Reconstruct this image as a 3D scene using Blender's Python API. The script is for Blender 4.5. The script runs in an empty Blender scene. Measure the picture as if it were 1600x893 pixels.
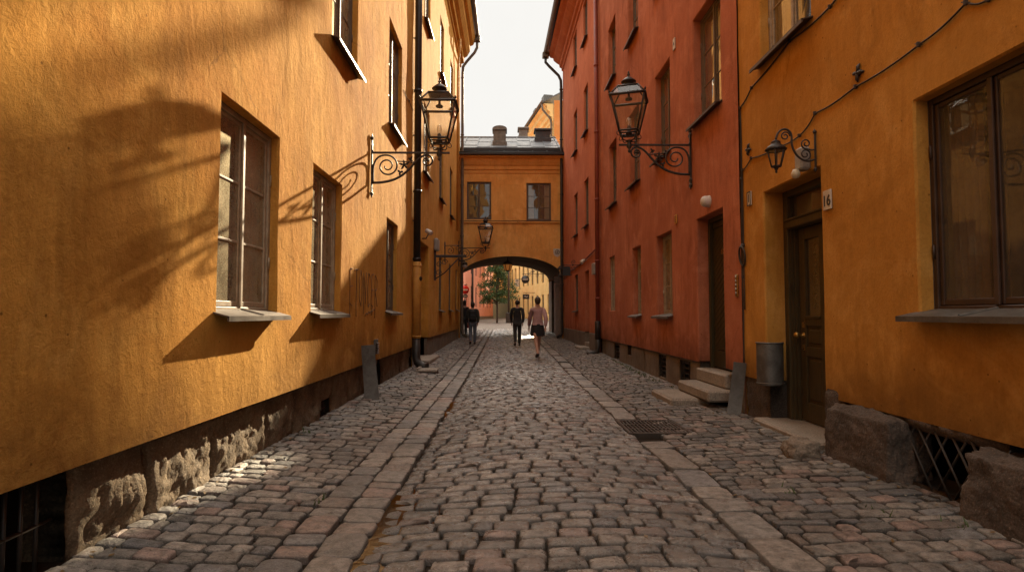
import bpy, bmesh, math, random
import numpy as np
from mathutils import Vector, Matrix, noise as mnoise

random.seed(7)
RNG = np.random.default_rng(11)
scene = bpy.context.scene
COL = scene.collection
PI = math.pi

# ------------------------------------------------------------------ materials
def new_mat(name):
    m = bpy.data.materials.new(name); m.use_nodes = True
    nt = m.node_tree
    for n in list(nt.nodes): nt.nodes.remove(n)
    out = nt.nodes.new('ShaderNodeOutputMaterial')
    return m, nt, out

class N:
    """tiny node helper"""
    def __init__(s, nt): s.nt = nt
    def n(s, t, **kw):
        nd = s.nt.nodes.new(t)
        for k, v in kw.items():
            if hasattr(nd, k): setattr(nd, k, v)
        return nd
    def link(s, a, b): s.nt.links.new(a, b)
    def pos(s, scale=(1, 1, 1), loc=(0, 0, 0)):
        g = s.n('ShaderNodeNewGeometry'); m = s.n('ShaderNodeMapping')
        m.inputs['Scale'].default_value = scale; m.inputs['Location'].default_value = loc
        s.link(g.outputs['Position'], m.inputs['Vector']); return m.outputs['Vector']
    def noise(s, vec, scale, detail=4, rough=.55, dist=0):
        t = s.n('ShaderNodeTexNoise'); t.inputs['Scale'].default_value = scale
        t.inputs['Detail'].default_value = detail; t.inputs['Roughness'].default_value = rough
        t.inputs['Distortion'].default_value = dist
        s.link(vec, t.inputs['Vector']); return t.outputs['Fac']
    def voro(s, vec, scale, feature='F1'):
        t = s.n('ShaderNodeTexVoronoi', feature=feature); t.inputs['Scale'].default_value = scale
        s.link(vec, t.inputs['Vector']); return t.outputs['Distance']
    def ramp(s, fac, stops):
        r = s.n('ShaderNodeValToRGB'); e = r.color_ramp.elements
        while len(e) > 1: e.remove(e[-1])
        for i, (p, c) in enumerate(stops):
            x = e[0] if i == 0 else e.new(p)
            x.position = p
            x.color = (c, c, c, 1) if isinstance(c, (int, float)) else (*c, 1)
        s.link(fac, r.inputs['Fac']); return r.outputs['Color']
    def mix(s, fac, a, b, mode='MIX'):
        m = s.n('ShaderNodeMix', data_type='RGBA', blend_type=mode)
        for sock, v in ((m.inputs[0], fac), (m.inputs[6], a), (m.inputs[7], b)):
            if isinstance(v, (int, float)): sock.default_value = v
            elif isinstance(v, tuple): sock.default_value = (*v, 1)
            else: s.link(v, sock)
        return m.outputs[2]
    def math(s, op, a, b=0.0, clamp=False):
        m = s.n('ShaderNodeMath', operation=op, use_clamp=clamp)
        for sock, v in ((m.inputs[0], a), (m.inputs[1], b)):
            if isinstance(v, (int, float)): sock.default_value = v
            else: s.link(v, sock)
        return m.outputs[0]
    def bump(s, h, strength=.5, dist=.01, normal=None):
        b = s.n('ShaderNodeBump'); b.inputs['Strength'].default_value = strength
        b.inputs['Distance'].default_value = dist
        s.link(h, b.inputs['Height'])
        if normal: s.link(normal, b.inputs['Normal'])
        return b.outputs['Normal']
    def bsdf(s, out, color, rough=.8, normal=None, metal=0, spec=.5):
        p = s.n('ShaderNodeBsdfPrincipled')
        for key, v in (('Base Color', color), ('Roughness', rough), ('Metallic', metal), ('Specular IOR Level', spec)):
            sock = p.inputs[key]
            if isinstance(v, (int, float)): sock.default_value = v
            elif isinstance(v, tuple): sock.default_value = (*v, 1)
            else: s.link(v, sock)
        if normal: s.link(normal, p.inputs['Normal'])
        s.link(p.outputs[0], out.inputs['Surface']); return p
    def fres(s, ior):
        # same reflectance from either side of a thin sheet
        g = s.n('ShaderNodeNewGeometry'); fr = s.n('ShaderNodeFresnel')
        s.link(s.math('ADD', s.math('MULTIPLY', g.outputs['Backfacing'], 1 / ior - ior), ior), fr.inputs['IOR'])
        return fr
    def z(s):
        g = s.n('ShaderNodeNewGeometry'); x = s.n('ShaderNodeSeparateXYZ')
        s.link(g.outputs['Position'], x.inputs[0]); return x.outputs['Z']

def plaster(name, base, dark, light, coarse=.022, grime=(.10, .05, .02), streak=.5, seed=0.):
    m, nt, out = new_mat(name); k = N(nt)
    p = k.pos(loc=(seed, seed * .7, 0))
    big = k.noise(p, .55, 5, .6)
    c = k.mix(k.ramp(big, [(.36, 0.), (.66, 1.)]), dark, base)
    med = k.noise(p, 2.3, 6, .65, .6)
    c = k.mix(k.ramp(med, [(.50, 0.), (.74, .75)]), c, light)
    ps = k.pos(scale=(2.6, 2.6, .55), loc=(seed, 3, seed))
    st = k.noise(ps, 2.0, 6, .68, .4)
    c = k.mix(k.math('MULTIPLY', k.ramp(st, [(.50, 0.), (.72, 1.)]), streak), c, tuple(v * .55 for v in dark))
    ps2 = k.pos(scale=(6, 6, 1.1), loc=(seed * 2, 1, 0))
    st2 = k.noise(ps2, 2.2, 5, .6)
    c = k.mix(k.math('MULTIPLY', k.ramp(st2, [(.52, 0.), (.75, 1.)]), streak * .6), c, tuple(v * .5 for v in dark))
    gr = k.noise(p, 55, 3, .7)
    c = k.mix(k.ramp(gr, [(.3, .28), (.55, 0.)]), c, tuple(v * .5 for v in dark))
    # stains and bare spots
    sp = k.noise(p, 5.2, 8, .72, 1.2)
    c = k.mix(k.ramp(sp, [(.66, 0.), (.74, .55)]), c, tuple(min(1, v * 1.15 + .05) for v in light))
    pit = k.voro(p, 8.0)
    c = k.mix(k.ramp(pit, [(.0, .9), (.045, .7), (.07, 0.)]), c, tuple(v * .25 for v in dark))
    # splashed dirt near the ground
    zz = k.z()
    low = k.math('ADD', zz, k.math('MULTIPLY', k.math('SUBTRACT', med, .5), .9))
    c = k.mix(k.ramp(low, [(.35, .75), (1.25, 0.)]), c, grime)
    blot = k.noise(p, 1.15, 7, .7, 1.0)
    c = k.mix(k.ramp(blot, [(.30, .45), (.47, 0.)]), c, tuple(v * .62 for v in dark))
    c = k.mix(k.ramp(blot, [(.55, 0.), (.72, .35)]), c, tuple(min(1, v * 1.12 + .02) for v in light))
    wv = k.n('ShaderNodeTexNoise'); wv.inputs['Scale'].default_value = 2.4; wv.inputs['Detail'].default_value = 6; wv.inputs['Roughness'].default_value = .7; k.link(p, wv.inputs['Vector'])
    wa = k.n('ShaderNodeVectorMath', operation='MULTIPLY_ADD'); wa.inputs[1].default_value = (.28, .28, .28); k.link(wv.outputs['Color'], wa.inputs[0]); k.link(p, wa.inputs[2])
    cr = k.n('ShaderNodeTexVoronoi', feature='DISTANCE_TO_EDGE'); cr.inputs['Scale'].default_value = .36; k.link(wa.outputs[0], cr.inputs['Vector'])
    crk = k.math('MULTIPLY', k.ramp(cr.outputs['Distance'], [(0, .9), (.0012, .7), (.0026, 0.)]), k.ramp(k.noise(p, .9, 2, .5), [(.52, 0.), (.60, .6)]))
    c = k.mix(crk, c, tuple(v * .28 for v in dark))
    rp = k.voro(k.pos(scale=(.55, .55, .8), loc=(seed * 3, seed, 2)), 1.0, 'SMOOTH_F1')
    c = k.mix(k.ramp(k.math('ADD', rp, k.math('MULTIPLY', k.math('SUBTRACT', med, .5), .25)), [(.30, .38), (.345, 0.)]), c, tuple(v * .80 for v in base))
    # relief: trowel waves, drag marks, crumbly grain, pits
    pw = k.pos(scale=(1, 1, .6), loc=(seed, 0, seed))
    h1 = k.noise(pw, 2.6, 3, .5, .3)
    pv = k.pos(scale=(3, 3, 1.05), loc=(0, seed, 0))
    h2 = k.noise(pv, 2.4, 6, .62, .7)
    h5 = k.noise(p, 17, 8, .74, .3)
    h3 = k.noise(p, 60, 4, .65)
    h4 = k.ramp(k.voro(p, 11.0), [(0, 0.), (.06, 1.)])
    n1 = k.bump(h1, .55, coarse * 1.8)
    n2 = k.bump(h2, .5, coarse * .6, n1)
    n5 = k.bump(h5, .9, coarse * .55, n2)
    n3 = k.bump(h3, .5, coarse * .14, n5)
    n4 = k.bump(h4, .4, coarse * .18, n3)
    k.bsdf(out, c, .95, n4, spec=.04)
    return m

def stone(name, base, var, rough=.75, bumpd=.012, scale=1.):
    m, nt, out = new_mat(name); k = N(nt); p = k.pos()
    a = k.noise(p, 2.6 * scale, 6, .62)
    c = k.mix(k.ramp(a, [(.35, 0.), (.65, 1.)]), var, base)
    sp = k.noise(p, 70 * scale, 2, .7)
    c = k.mix(k.ramp(sp, [(.35, .6), (.5, 0.)]), c, tuple(v * .35 for v in base))
    c = k.mix(k.ramp(sp, [(.58, 0.), (.7, .5)]), c, tuple(min(1, v * 1.9) for v in base))
    h = k.noise(p, 9 * scale, 8, .68); h2 = k.noise(p, 46 * scale, 4, .6)
    n = k.bump(h, .8, bumpd); n = k.bump(h2, .6, bumpd * .3, n)
    k.bsdf(out, c, rough, n, spec=.3)
    return m

def cobble_mat(name, wet=.5, spec=.5):
    m, nt, out = new_mat(name); k = N(nt); p = k.pos()
    at = k.n('ShaderNodeAttribute', attribute_name='stone')
    c = at.outputs['Color']
    a = k.noise(p, 16, 6, .68)
    c = k.mix(k.ramp(a, [(.34, .8), (.60, 0.)]), c, (.045, .038, .03), 'MIX')
    b = k.noise(p, 120, 2, .7)
    c = k.mix(k.ramp(b, [(.56, 0.), (.72, .38)]), c, (.46, .40, .33))
    pk = k.voro(p, 95.)
    c = k.mix(k.ramp(pk, [(.12, .75), (.3, 0.)]), c, (.03, .025, .02))
    w = k.noise(p, .8, 4, .6)
    c = k.mix(k.ramp(w, [(.36, .35), (.5, 0.)]), c, (.04, .034, .028))
    r = k.ramp(k.noise(p, 7, 5, .6), [(.3, wet - .10), (.7, wet + .22)])
    h = k.noise(p, 24, 8, .7); h2 = k.noise(p, 130, 3, .6)
    n = k.bump(h, .95, .019); n = k.bump(h2, .5, .003, n)
    k.bsdf(out, c, r, n, spec=spec)
    return m

def dirt_mat(name, c1, c2):
    m, nt, out = new_mat(name); k = N(nt); p = k.pos()
    c = k.mix(k.noise(p, 5, 6, .6), c1, c2)
    g = k.noise(p, 160, 2, .7)
    c = k.mix(k.ramp(g, [(.55, 0.), (.7, .6)]), c, tuple(v * 2.2 for v in c2))
    k.bsdf(out, c, .85, k.bump(k.noise(p, 90, 4, .7), .8, .006), spec=.06)
    return m

def paint(name, base, var=None, rough=.5, metal=0., bumpd=.0015, scale=1., spec=.5):
    m, nt, out = new_mat(name); k = N(nt); p = k.pos()
    var = var or tuple(v * .6 for v in base)
    a = k.noise(p, 7 * scale, 6, .65, .4)
    c = k.mix(k.ramp(a, [(.38, 0.), (.66, 1.)]), var, base)
    b = k.noise(p, 60 * scale, 3, .6)
    c = k.mix(k.ramp(b, [(.3, .3), (.5, 0.)]), c, tuple(v * .5 for v in var))
    r = k.ramp(a, [(.3, max(.05, rough - .1)), (.7, min(1, rough + .15))])
    k.bsdf(out, c, r, k.bump(k.noise(p, 40 * scale, 4, .6), .5, bumpd), metal, spec)
    return m

def wood(name, base, var, rough=.55):
    m, nt, out = new_mat(name); k = N(nt)
    p = k.pos(scale=(14, 14, .9)); q = k.pos()
    a = k.noise(p, 3, 6, .6, .8); b = k.noise(q, 3.5, 5, .6)
    c = k.mix(k.ramp(a, [(.35, 0.), (.65, 1.)]), var, base)
    c = k.mix(k.ramp(b, [(.5, 0.), (.75, .5)]), c, tuple(v * .5 for v in var))
    n = k.bump(a, .5, .003)
    k.bsdf(out, c, rough, n, spec=.35)
    return m

def pane_mat(name, tint=(.62, .6, .55), dust=.16, dustc=(.42, .36, .28), ior=1.5, refl=3.0, haze=.2):
    m, nt, out = new_mat(name); k = N(nt); p = k.pos()
    tr = k.n('ShaderNodeBsdfTransparent'); tr.inputs['Color'].default_value = (*tint, 1)
    gl = k.n('ShaderNodeBsdfGlossy'); gl.inputs['Roughness'].default_value = .015
    wv = k.noise(k.pos(), 1.6, 2, .5)
    k.link(k.bump(wv, .12, .03), gl.inputs['Normal'])
    fr = k.fres(ior)
    f2 = k.math('MULTIPLY', fr.outputs[0], refl, True)
    ms = k.n('ShaderNodeMixShader'); k.link(f2, ms.inputs[0]); k.link(tr.outputs[0], ms.inputs[1]); k.link(gl.outputs[0], ms.inputs[2])
    df = k.n('ShaderNodeBsdfDiffuse'); df.inputs['Color'].default_value = (*dustc, 1)
    dg = k.n('ShaderNodeBsdfGlossy'); dg.inputs['Roughness'].default_value = .5; dg.inputs['Color'].default_value = (*dustc, 1)
    dm = k.n('ShaderNodeMixShader'); dm.inputs[0].default_value = haze; k.link(df.outputs[0], dm.inputs[1]); k.link(dg.outputs[0], dm.inputs[2])
    fine = k.math('ADD', k.math('MULTIPLY', k.noise(p, 70, 3, .7), .5), k.math('MULTIPLY', k.noise(p, 5, 6, .6, .4), .5))
    d = k.ramp(fine, [(.36, dust * .55), (.66, dust * 1.5)])
    m2 = k.n('ShaderNodeMixShader'); k.link(d, m2.inputs[0]); k.link(ms.outputs[0], m2.inputs[1]); k.link(dm.outputs[0], m2.inputs[2])
    k.link(m2.outputs[0], out.inputs['Surface'])
    return m

def water_mat():
    m, nt, out = new_mat('gutter water'); k = N(nt); p = k.pos()
    tr = k.n('ShaderNodeBsdfTransparent'); tr.inputs['Color'].default_value = (.22, .15, .08, 1)
    gl = k.n('ShaderNodeBsdfGlossy'); gl.inputs['Roughness'].default_value = .04
    k.link(k.bump(k.noise(p, 26, 4, .6), .25, .006), gl.inputs['Normal'])
    fr = k.fres(1.4)
    f = k.math('MULTIPLY', fr.outputs[0], 2.0, True)
    ms = k.n('ShaderNodeMixShader'); k.link(f, ms.inputs[0]); k.link(tr.outputs[0], ms.inputs[1]); k.link(gl.outputs[0], ms.inputs[2])
    k.link(ms.outputs[0], out.inputs['Surface']); return m

def leaf_mat(name, c1, c2):
    m, nt, out = new_mat(name); k = N(nt); p = k.pos()
    c = k.mix(k.ramp(k.noise(p, 6, 3, .6), [(.35, 0.), (.65, 1.)]), c1, c2)
    df = k.n('ShaderNodeBsdfPrincipled'); k.link(c, df.inputs['Base Color']); df.inputs['Roughness'].default_value = .5
    tl = k.n('ShaderNodeBsdfTranslucent'); k.link(c, tl.inputs['Color'])
    ms = k.n('ShaderNodeMixShader'); ms.inputs[0].default_value = .35
    k.link(df.outputs[0], ms.inputs[1]); k.link(tl.outputs[0], ms.inputs[2]); k.link(ms.outputs[0], out.inputs['Surface'])
    return m

def glow_mat(name, c, s):
    m, nt, out = new_mat(name); k = N(nt)
    p = k.n('ShaderNodeBsdfPrincipled'); p.inputs['Base Color'].default_value = (*c, 1); p.inputs['Roughness'].default_value = .3
    p.inputs['Emission Color'].default_value = (*c, 1); p.inputs['Emission Strength'].default_value = s
    k.link(p.outputs[0], out.inputs['Surface']); return m

M = {}
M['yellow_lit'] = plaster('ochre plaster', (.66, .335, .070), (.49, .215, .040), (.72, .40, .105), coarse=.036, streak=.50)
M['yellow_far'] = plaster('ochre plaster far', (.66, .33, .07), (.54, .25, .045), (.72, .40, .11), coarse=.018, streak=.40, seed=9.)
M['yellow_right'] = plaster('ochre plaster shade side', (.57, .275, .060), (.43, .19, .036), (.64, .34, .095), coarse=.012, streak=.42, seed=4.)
M['orange_arch'] = plaster('orange plaster', (.92, .47, .14), (.78, .36, .095), (.94, .54, .20), coarse=.012, streak=.42, seed=14.)
M['red'] = plaster('falu red plaster', (.51, .18, .095), (.37, .12, .062), (.60, .245, .145), coarse=.014, grime=(.07, .03, .018), streak=.55, seed=21.)
M['red_far'] = plaster('warm red plaster', (.56, .19, .10), (.47, .145, .075), (.62, .24, .13), coarse=.010, grime=(.08, .035, .02), streak=.25, seed=31.)
M['pink'] = plaster('salmon plaster', (.80, .36, .24), (.72, .30, .20), (.84, .42, .30), coarse=.006, streak=.15, seed=41.)
M['pale_yellow'] = plaster('pale yellow plaster', (.88, .64, .28), (.80, .55, .22), (.9, .7, .36), coarse=.006, streak=.15, seed=51.)
M['apricot'] = plaster('apricot plaster', (.66, .28, .09), (.60, .24, .07), (.68, .33, .13), coarse=.006, streak=.12, seed=61.)
M['granite_rough'] = stone('rough granite', (.23, .165, .10), (.085, .06, .038), .85, .045)
M['vault'] = plaster('dark vault plaster', (.10, .07, .045), (.07, .05, .03), (.14, .10, .06), coarse=.008, streak=.2, seed=71.)  # darker plaster colour for the vault underside
M['granite'] = stone('granite', (.20, .155, .115), (.13, .10, .075), .75, .010)
M['granite_pink'] = stone('reddish granite', (.125, .090, .068), (.06, .046, .036), .85, .04)
M['step_stone'] = stone('step granite', (.30, .25, .20), (.22, .18, .14), .7, .005)
M['cobble'] = cobble_mat('cobblestones', .23, 1.0)
M['slab'] = cobble_mat('paving slabs', .42, .6)
M['pavement'] = cobble_mat('pavement setts', .50, .40)
M['dirt'] = dirt_mat('joint grit', (.014, .010, .007), (.032, .023, .016))
M['far_ground'] = dirt_mat('far setts', (.13, .115, .10), (.20, .178, .155))
M['iron'] = paint('black iron', (.022, .019, .017), (.035, .024, .018), .5, 0., .001)
M['bronze'] = paint('dark brown metal', (.06, .045, .032), (.035, .026, .02), .5, .3)
M['lead'] = paint('weathered sheet metal', (.17, .16, .145), (.10, .088, .075), .5, .55, .002)
M['sill_metal'] = paint('sill sheet metal', (.12, .09, .065), (.07, .05, .036), .5, .35, .002)
M['roof_metal'] = paint('grey roof metal', (.115, .13, .145), (.085, .095, .105), .6, 0., .003, .4, .25)
M['roof_black'] = paint('black roof metal', (.04, .042, .045), (.025, .026, .028), .45, .3)
M['gutter'] = paint('brown gutter metal', (.17, .125, .085), (.10, .075, .05), .5, .2)
M['pipe_black'] = paint('black downpipe', (.022, .018, .015), (.035, .026, .02), .45, .1)
M['pipe_red'] = paint('red downpipe', (.27, .055, .028), (.2, .04, .02), .55)
M['pipe_yellow'] = paint('ochre pipe casing', (.56, .27, .045), (.45, .2, .03), .6)
M['frame_brown'] = paint('taupe window paint', (.15, .105, .068), (.10, .066, .04), .55)
M['frame_light'] = paint('weathered window paint', (.42, .33, .23), (.27, .20, .13), .55)
M['frame_dark'] = paint('dark brown window paint', (.062, .032, .018), (.04, .02, .012), .5)
M['door_olive'] = wood('olive brown door', (.075, .052, .022), (.05, .034, .014), .5)
M['door_green'] = wood('dark olive door', (.055, .042, .016), (.036, .027, .010), .45)
M['door_grey'] = wood('grey brown door', (.07, .055, .042), (.05, .04, .03), .5)
M['brass'] = paint('brass', (.55, .36, .11), (.36, .22, .07), .32, .9)
M['pane'] = pane_mat('old window glass', dust=.10)
M['pane_dusty'] = pane_mat('dusty window glass', dust=.24, dustc=(.86, .74, .52), haze=.3, refl=.9)
M['pane_dim'] = pane_mat('shaded window glass', dust=.16, refl=1.1)
M['pane_clear'] = pane_mat('lantern glass', (.93, .92, .88), .05, (.6, .5, .38), refl=1.4)
M['curtain'] = paint('linen curtain', (.82, .72, .54), (.68, .57, .40), .9, 0, .002, .6, .1)
M['curtain_dim'] = paint('ochre curtain', (.30, .20, .10), (.22, .14, .07), .9, 0, .002, .6, .1)
M['dark'] = paint('dark interior', (.018, .014, .011), (.012, .010, .008), .95, 0, .001, 1, .05)
M['room'] = paint('dim room wall', (.16, .125, .09), (.11, .085, .06), .95, 0, .001, 1, .05)
M['white'] = paint('white enamel', (.55, .50, .45), (.55, .5, .45), .35)
M['plate_white'] = paint('pale plate', (.62, .55, .46), (.5, .42, .33), .4)
M['black_paint'] = paint('black paint', (.015, .014, .013), (.01, .01, .01), .4)
M['grey_box'] = paint('grey plastic', (.35, .32, .28), (.26, .23, .2), .5)
M['sign_red'] = paint('sign red', (.62, .02, .02), (.55, .02, .02), .35)
M['sign_orange'] = paint('amber plate', (.62, .30, .05), (.5, .22, .04), .4)
M['bulb'] = pane_mat('bulb glass', (.95, .93, .9), .12, (.8, .75, .65))
M['amber_glow'] = glow_mat('amber lantern glass', (.55, .20, .04), .25)
M['opal'] = glow_mat('opal globe', (.62, .50, .32), .0)
M['cable'] = paint('old cable', (.055, .035, .022), (.04, .025, .016), .7)
M['graffiti'] = paint('faded graffiti', (.13, .075, .03), (.24, .12, .04), .85)
M['water'] = water_mat()
M['leaf'] = leaf_mat('tree leaves', (.035, .075, .022), (.075, .13, .035))
M['weed'] = leaf_mat('weeds', (.05, .08, .02), (.09, .11, .03))
M['dry_leaf'] = leaf_mat('dry leaves', (.16, .09, .03), (.24, .15, .05))
M['bark'] = paint('bark', (.07, .05, .035), (.04, .03, .02), .9, 0, .01)
M['green_base'] = paint('grey green base', (.40, .44, .37), (.32, .36, .3), .8)
M['skin'] = paint('skin', (.50, .28, .19), (.42, .22, .15), .5, 0, .0005)
M['hair_dark'] = paint('dark hair', (.02, .014, .010), (.03, .02, .014), .6)
M['hair_brown'] = paint('brown hair', (.065, .036, .02), (.04, .022, .012), .6)
M['cloth_black'] = paint('black cloth', (.016, .015, .016), (.024, .022, .022), .9, 0, .003)
M['cloth_olive'] = paint('dark olive cloth', (.045, .037, .026), (.03, .024, .018), .9, 0, .003)
M['cloth_pink'] = paint('dusty pink cloth', (.47, .29, .28), (.38, .22, .21), .9, 0, .004)
M['cloth_jeans'] = paint('blue grey denim', (.15, .18, .22), (.10, .12, .15), .9, 0, .003)
M['cloth_grey'] = paint('charcoal cloth', (.04, .036, .034), (.03, .026, .024), .9, 0, .003)
M['cloth_red'] = paint('red leather', (.40, .03, .035), (.3, .02, .025), .5)
M['shoe'] = paint('dark shoe', (.03, .024, .02), (.02, .016, .014), .5)

# ------------------------------------------------------------------ objects
OFF = {}
def root_of(name, loc, label=None, cat=None, group=None, kind=None):
    o = bpy.data.objects.new(name, None); COL.objects.link(o)
    o.empty_display_size = .2
    o.location = loc; OFF[o.name] = Vector(loc)
    tag(o, label, cat, group, kind); return o

def tag(o, label=None, cat=None, group=None, kind=None):
    if label: o['label'] = label
    if cat: o['category'] = cat
    if group: o['group'] = group
    if kind: o['kind'] = kind
    return o

class MB:
    """collects faces in world space and links them as ONE mesh object"""
    def __init__(s): s.v = []; s.f = []; s.mi = []; s.sm = []
    def add(s, verts, faces, mi=0, smooth=False):
        b = len(s.v); s.v.extend([tuple(p) for p in verts])
        for f in faces:
            s.f.append(tuple(b + i for i in f)); s.mi.append(mi); s.sm.append(smooth)
    def quad(s, a, b, c, d, mi=0): s.add([a, b, c, d], [(0, 1, 2, 3)], mi)
    def hexa(s, P, mi=0):
        s.add(P, [(0, 1, 3, 2), (4, 6, 7, 5), (0, 4, 5, 1), (2, 3, 7, 6), (0, 2, 6, 4), (1, 5, 7, 3)], mi)
    def box(s, x0, x1, y0, y1, z0, z1, mi=0, F=None, bev=0.):
        """axis box; with F the axes are along-wall, outward, up.  bev>0 chamfers all edges"""
        f = F or (lambda a, b, c: (a, b, c))
        if bev <= 0:
            s.hexa([f(x, y, z) for x in (x0, x1) for y in (y0, y1) for z in (z0, z1)], mi); return
        bev = min(bev, (x1 - x0) * .45, (y1 - y0) * .45, (z1 - z0) * .45)
        lo = (x0, y0, z0); hi = (x1, y1, z1); vs = []; idx = {}
        for ix in (0, 1):
            for iy in (0, 1):
                for iz in (0, 1):
                    c = [hi[0] if ix else lo[0], hi[1] if iy else lo[1], hi[2] if iz else lo[2]]
                    inn = [c[a] + (-bev if (ix, iy, iz)[a] else bev) for a in range(3)]
                    for a in range(3):
                        q = list(inn); q[a] = c[a]
                        idx[(ix, iy, iz, a)] = len(vs); vs.append(f(*q))
        fs = []
        for a in range(3):
            b, c = [(1, 2), (0, 2), (0, 1)][a]
            for e in (0, 1):
                L = []
                for (p, q) in ((0, 0), (1, 0), (1, 1), (0, 1)):
                    k = [0, 0, 0]; k[a] = e; k[b] = p; k[c] = q
                    L.append(idx[(*k, a)])
                fs.append(tuple(L))
            for p in (0, 1):
                for q in (0, 1):
                    k0 = [0, 0, 0]; k0[b] = p; k0[c] = q; k0[a] = 0
                    k1 = list(k0); k1[a] = 1
                    fs.append((idx[(*k0, b)], idx[(*k1, b)], idx[(*k1, c)], idx[(*k0, c)]))
        for ix in (0, 1):
            for iy in (0, 1):
                for iz in (0, 1): fs.append(tuple(idx[(ix, iy, iz, a)] for a in range(3)))
        s.add(vs, fs, mi)
    def tube(s, pts, r, n=8, mi=0, caps=True, flat=1.):
        pts = [Vector(p) for p in pts]; m = len(pts)
        rr = r if isinstance(r, (list, tuple)) else [r] * m
        T = []
        for i in range(m):
            t = pts[min(i + 1, m - 1)] - pts[max(i - 1, 0)]
            T.append(t.normalized() if t.length > 1e-9 else Vector((0, 0, 1)))
        up = Vector((0, 0, 1)) if abs(T[0].z) < .9 else Vector((0, 1, 0))
        u = T[0].cross(up).normalized(); vs = []
        for i in range(m):
            u = (u - T[i] * u.dot(T[i]))
            u = u.normalized() if u.length > 1e-6 else T[i].orthogonal().normalized()
            w = T[i].cross(u)
            for j in range(n):
                a = 2 * PI * j / n
                vs.append(pts[i] + u * (math.cos(a) * rr[i]) + w * (math.sin(a) * rr[i] * flat))
        fs = [(i * n + j, i * n + (j + 1) % n, (i + 1) * n + (j + 1) % n, (i + 1) * n + j) for i in range(m - 1) for j in range(n)]
        s.add(vs, fs, mi, True)
        if caps:
            b = len(s.v) - len(vs)
            s.f += [tuple(b + j for j in range(n))[::-1], tuple(b + (m - 1) * n + j for j in range(n))]
            s.mi += [mi, mi]; s.sm += [False, False]
    def bar(s, a, b, w, mi=0): s.tube([a, b], w * .7071, 4, mi)
    def lathe(s, c, prof, n=16, mi=0, axis=None):
        c = Vector(c); vs = []
        ax = Vector(axis).normalized() if axis else Vector((0, 0, 1))
        u = ax.orthogonal().normalized(); w = ax.cross(u)
        for (r, h) in prof:
            for j in range(n):
                a = 2 * PI * j / n + PI / n
                vs.append(c + u * (math.cos(a) * r) + w * (math.sin(a) * r) + ax * h)
        k = len(prof)
        fs = [(i * n + j, i * n + (j + 1) % n, (i + 1) * n + (j + 1) % n, (i + 1) * n + j) for i in range(k - 1) for j in range(n)]
        s.add(vs, fs, mi, True)
        b = len(s.v) - len(vs)
        for i0, rev in ((0, True), (k - 1, False)):
            if prof[i0][0] > 1e-4:
                t = tuple(b + i0 * n + j for j in range(n)); s.f.append(t[::-1] if rev else t); s.mi.append(mi); s.sm.append(False)
    def build(s, name, mats, parent=None, loc=None):
        if not isinstance(mats, (list, tuple)): mats = [mats]
        off = Vector((0, 0, 0))
        if parent is not None: off = OFF.get(parent.name, off)
        elif loc is not None: off = Vector(loc)
        me = bpy.data.meshes.new(name)
        o = off
        me.from_pydata([(p[0] - o.x, p[1] - o.y, p[2] - o.z) for p in s.v], [], s.f)
        for m in mats: me.materials.append(m)
        me.polygons.foreach_set('material_index', s.mi)
        me.polygons.foreach_set('use_smooth', s.sm)
        me.update()
        ob = bpy.data.objects.new(name, me); COL.objects.link(ob)
        if parent is not None: ob.parent = parent
        else: ob.location = off
        OFF[ob.name] = off
        return ob

def fbm(x, y, z, o=4):
    v = 0; a = 1
    for i in range(o):
        v += a * mnoise.noise(Vector((x, y, z))); x *= 2.1; y *= 2.1; z *= 2.1; a *= .5
    return v

# the ground: rises gently away from the camera; gutter, crown and pavements across
def ramp_z(y): return .012 * (min(y, 70.) - 12.) if y > 12 else 0.
def prof_z(x, y):
    if x < -1.22: c = .0 + .065 * min(1, (-1.22 - x) / .9)
    elif x < -.78: c = .0 - .012 * (x + 1.22) / .44
    elif x < 1.33: c = -.040 + .075 * (1 - (abs(x - .42) / 1.2) ** 2.2) + .006 * math.sin(x * 5 + y * 1.3)
    else: c = .0 + .05 * max(0, min(1, (x - 1.6) / 1.2))
    return ramp_z(y) + c

# wall frames: s is world Y along the side walls (or world X on the arch house), d is outward, z up
class Side:
    def __init__(s, y0, x0, y1, x1, sgn, amp, freq=1.1, seed=0.):
        s.y0, s.x0, s.k, s.sgn, s.amp, s.freq, s.seed = y0, x0, (x1 - x0) / (y1 - y0), sgn, amp, freq, seed
    def X(s, y): return s.x0 + (y - s.y0) * s.k
    def __call__(s, y, d, z): return (s.X(y) + s.sgn * d, y, z)
    def disp(s, y, z): return s.amp * fbm(y * s.freq + s.seed, z * s.freq * .8, s.seed, 3) if s.amp else 0.
class Front:
    def __init__(s, y, amp=.004, sgn=-1): s.y, s.amp, s.sgn = y, amp, sgn
    def __call__(s, x, d, z): return (x, s.y + s.sgn * d, z)
    def disp(s, x, z): return s.amp * fbm(x, z, s.y, 3) if s.amp else 0.

class Line:
    """facade along a plan line; d outward to the left of travel, sgn flips"""
    def __init__(s, p, q, sgn=1): s.p = Vector((*p, 0)); s.u = Vector((q[0] - p[0], q[1] - p[1], 0)); s.len = s.u.length; s.u.normalize(); s.nv = Vector((-s.u.y, s.u.x, 0)) * sgn; s.sgn = sgn; s.amp = 0
    def __call__(s, a, d, z): v = s.p + s.u * a + s.nv * d; return (v.x, v.y, z)
    def disp(s, a, z): return 0.

def cuts(lo, hi, marks, step):
    B = sorted({lo, hi, *[m for m in marks if lo < m < hi]}); out = [lo]
    for a, b in zip(B[:-1], B[1:]):
        n = max(1, int(math.ceil((b - a) / step)))
        out += [a + (b - a) * (i + 1) / n for i in range(n)]
    return out

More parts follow.
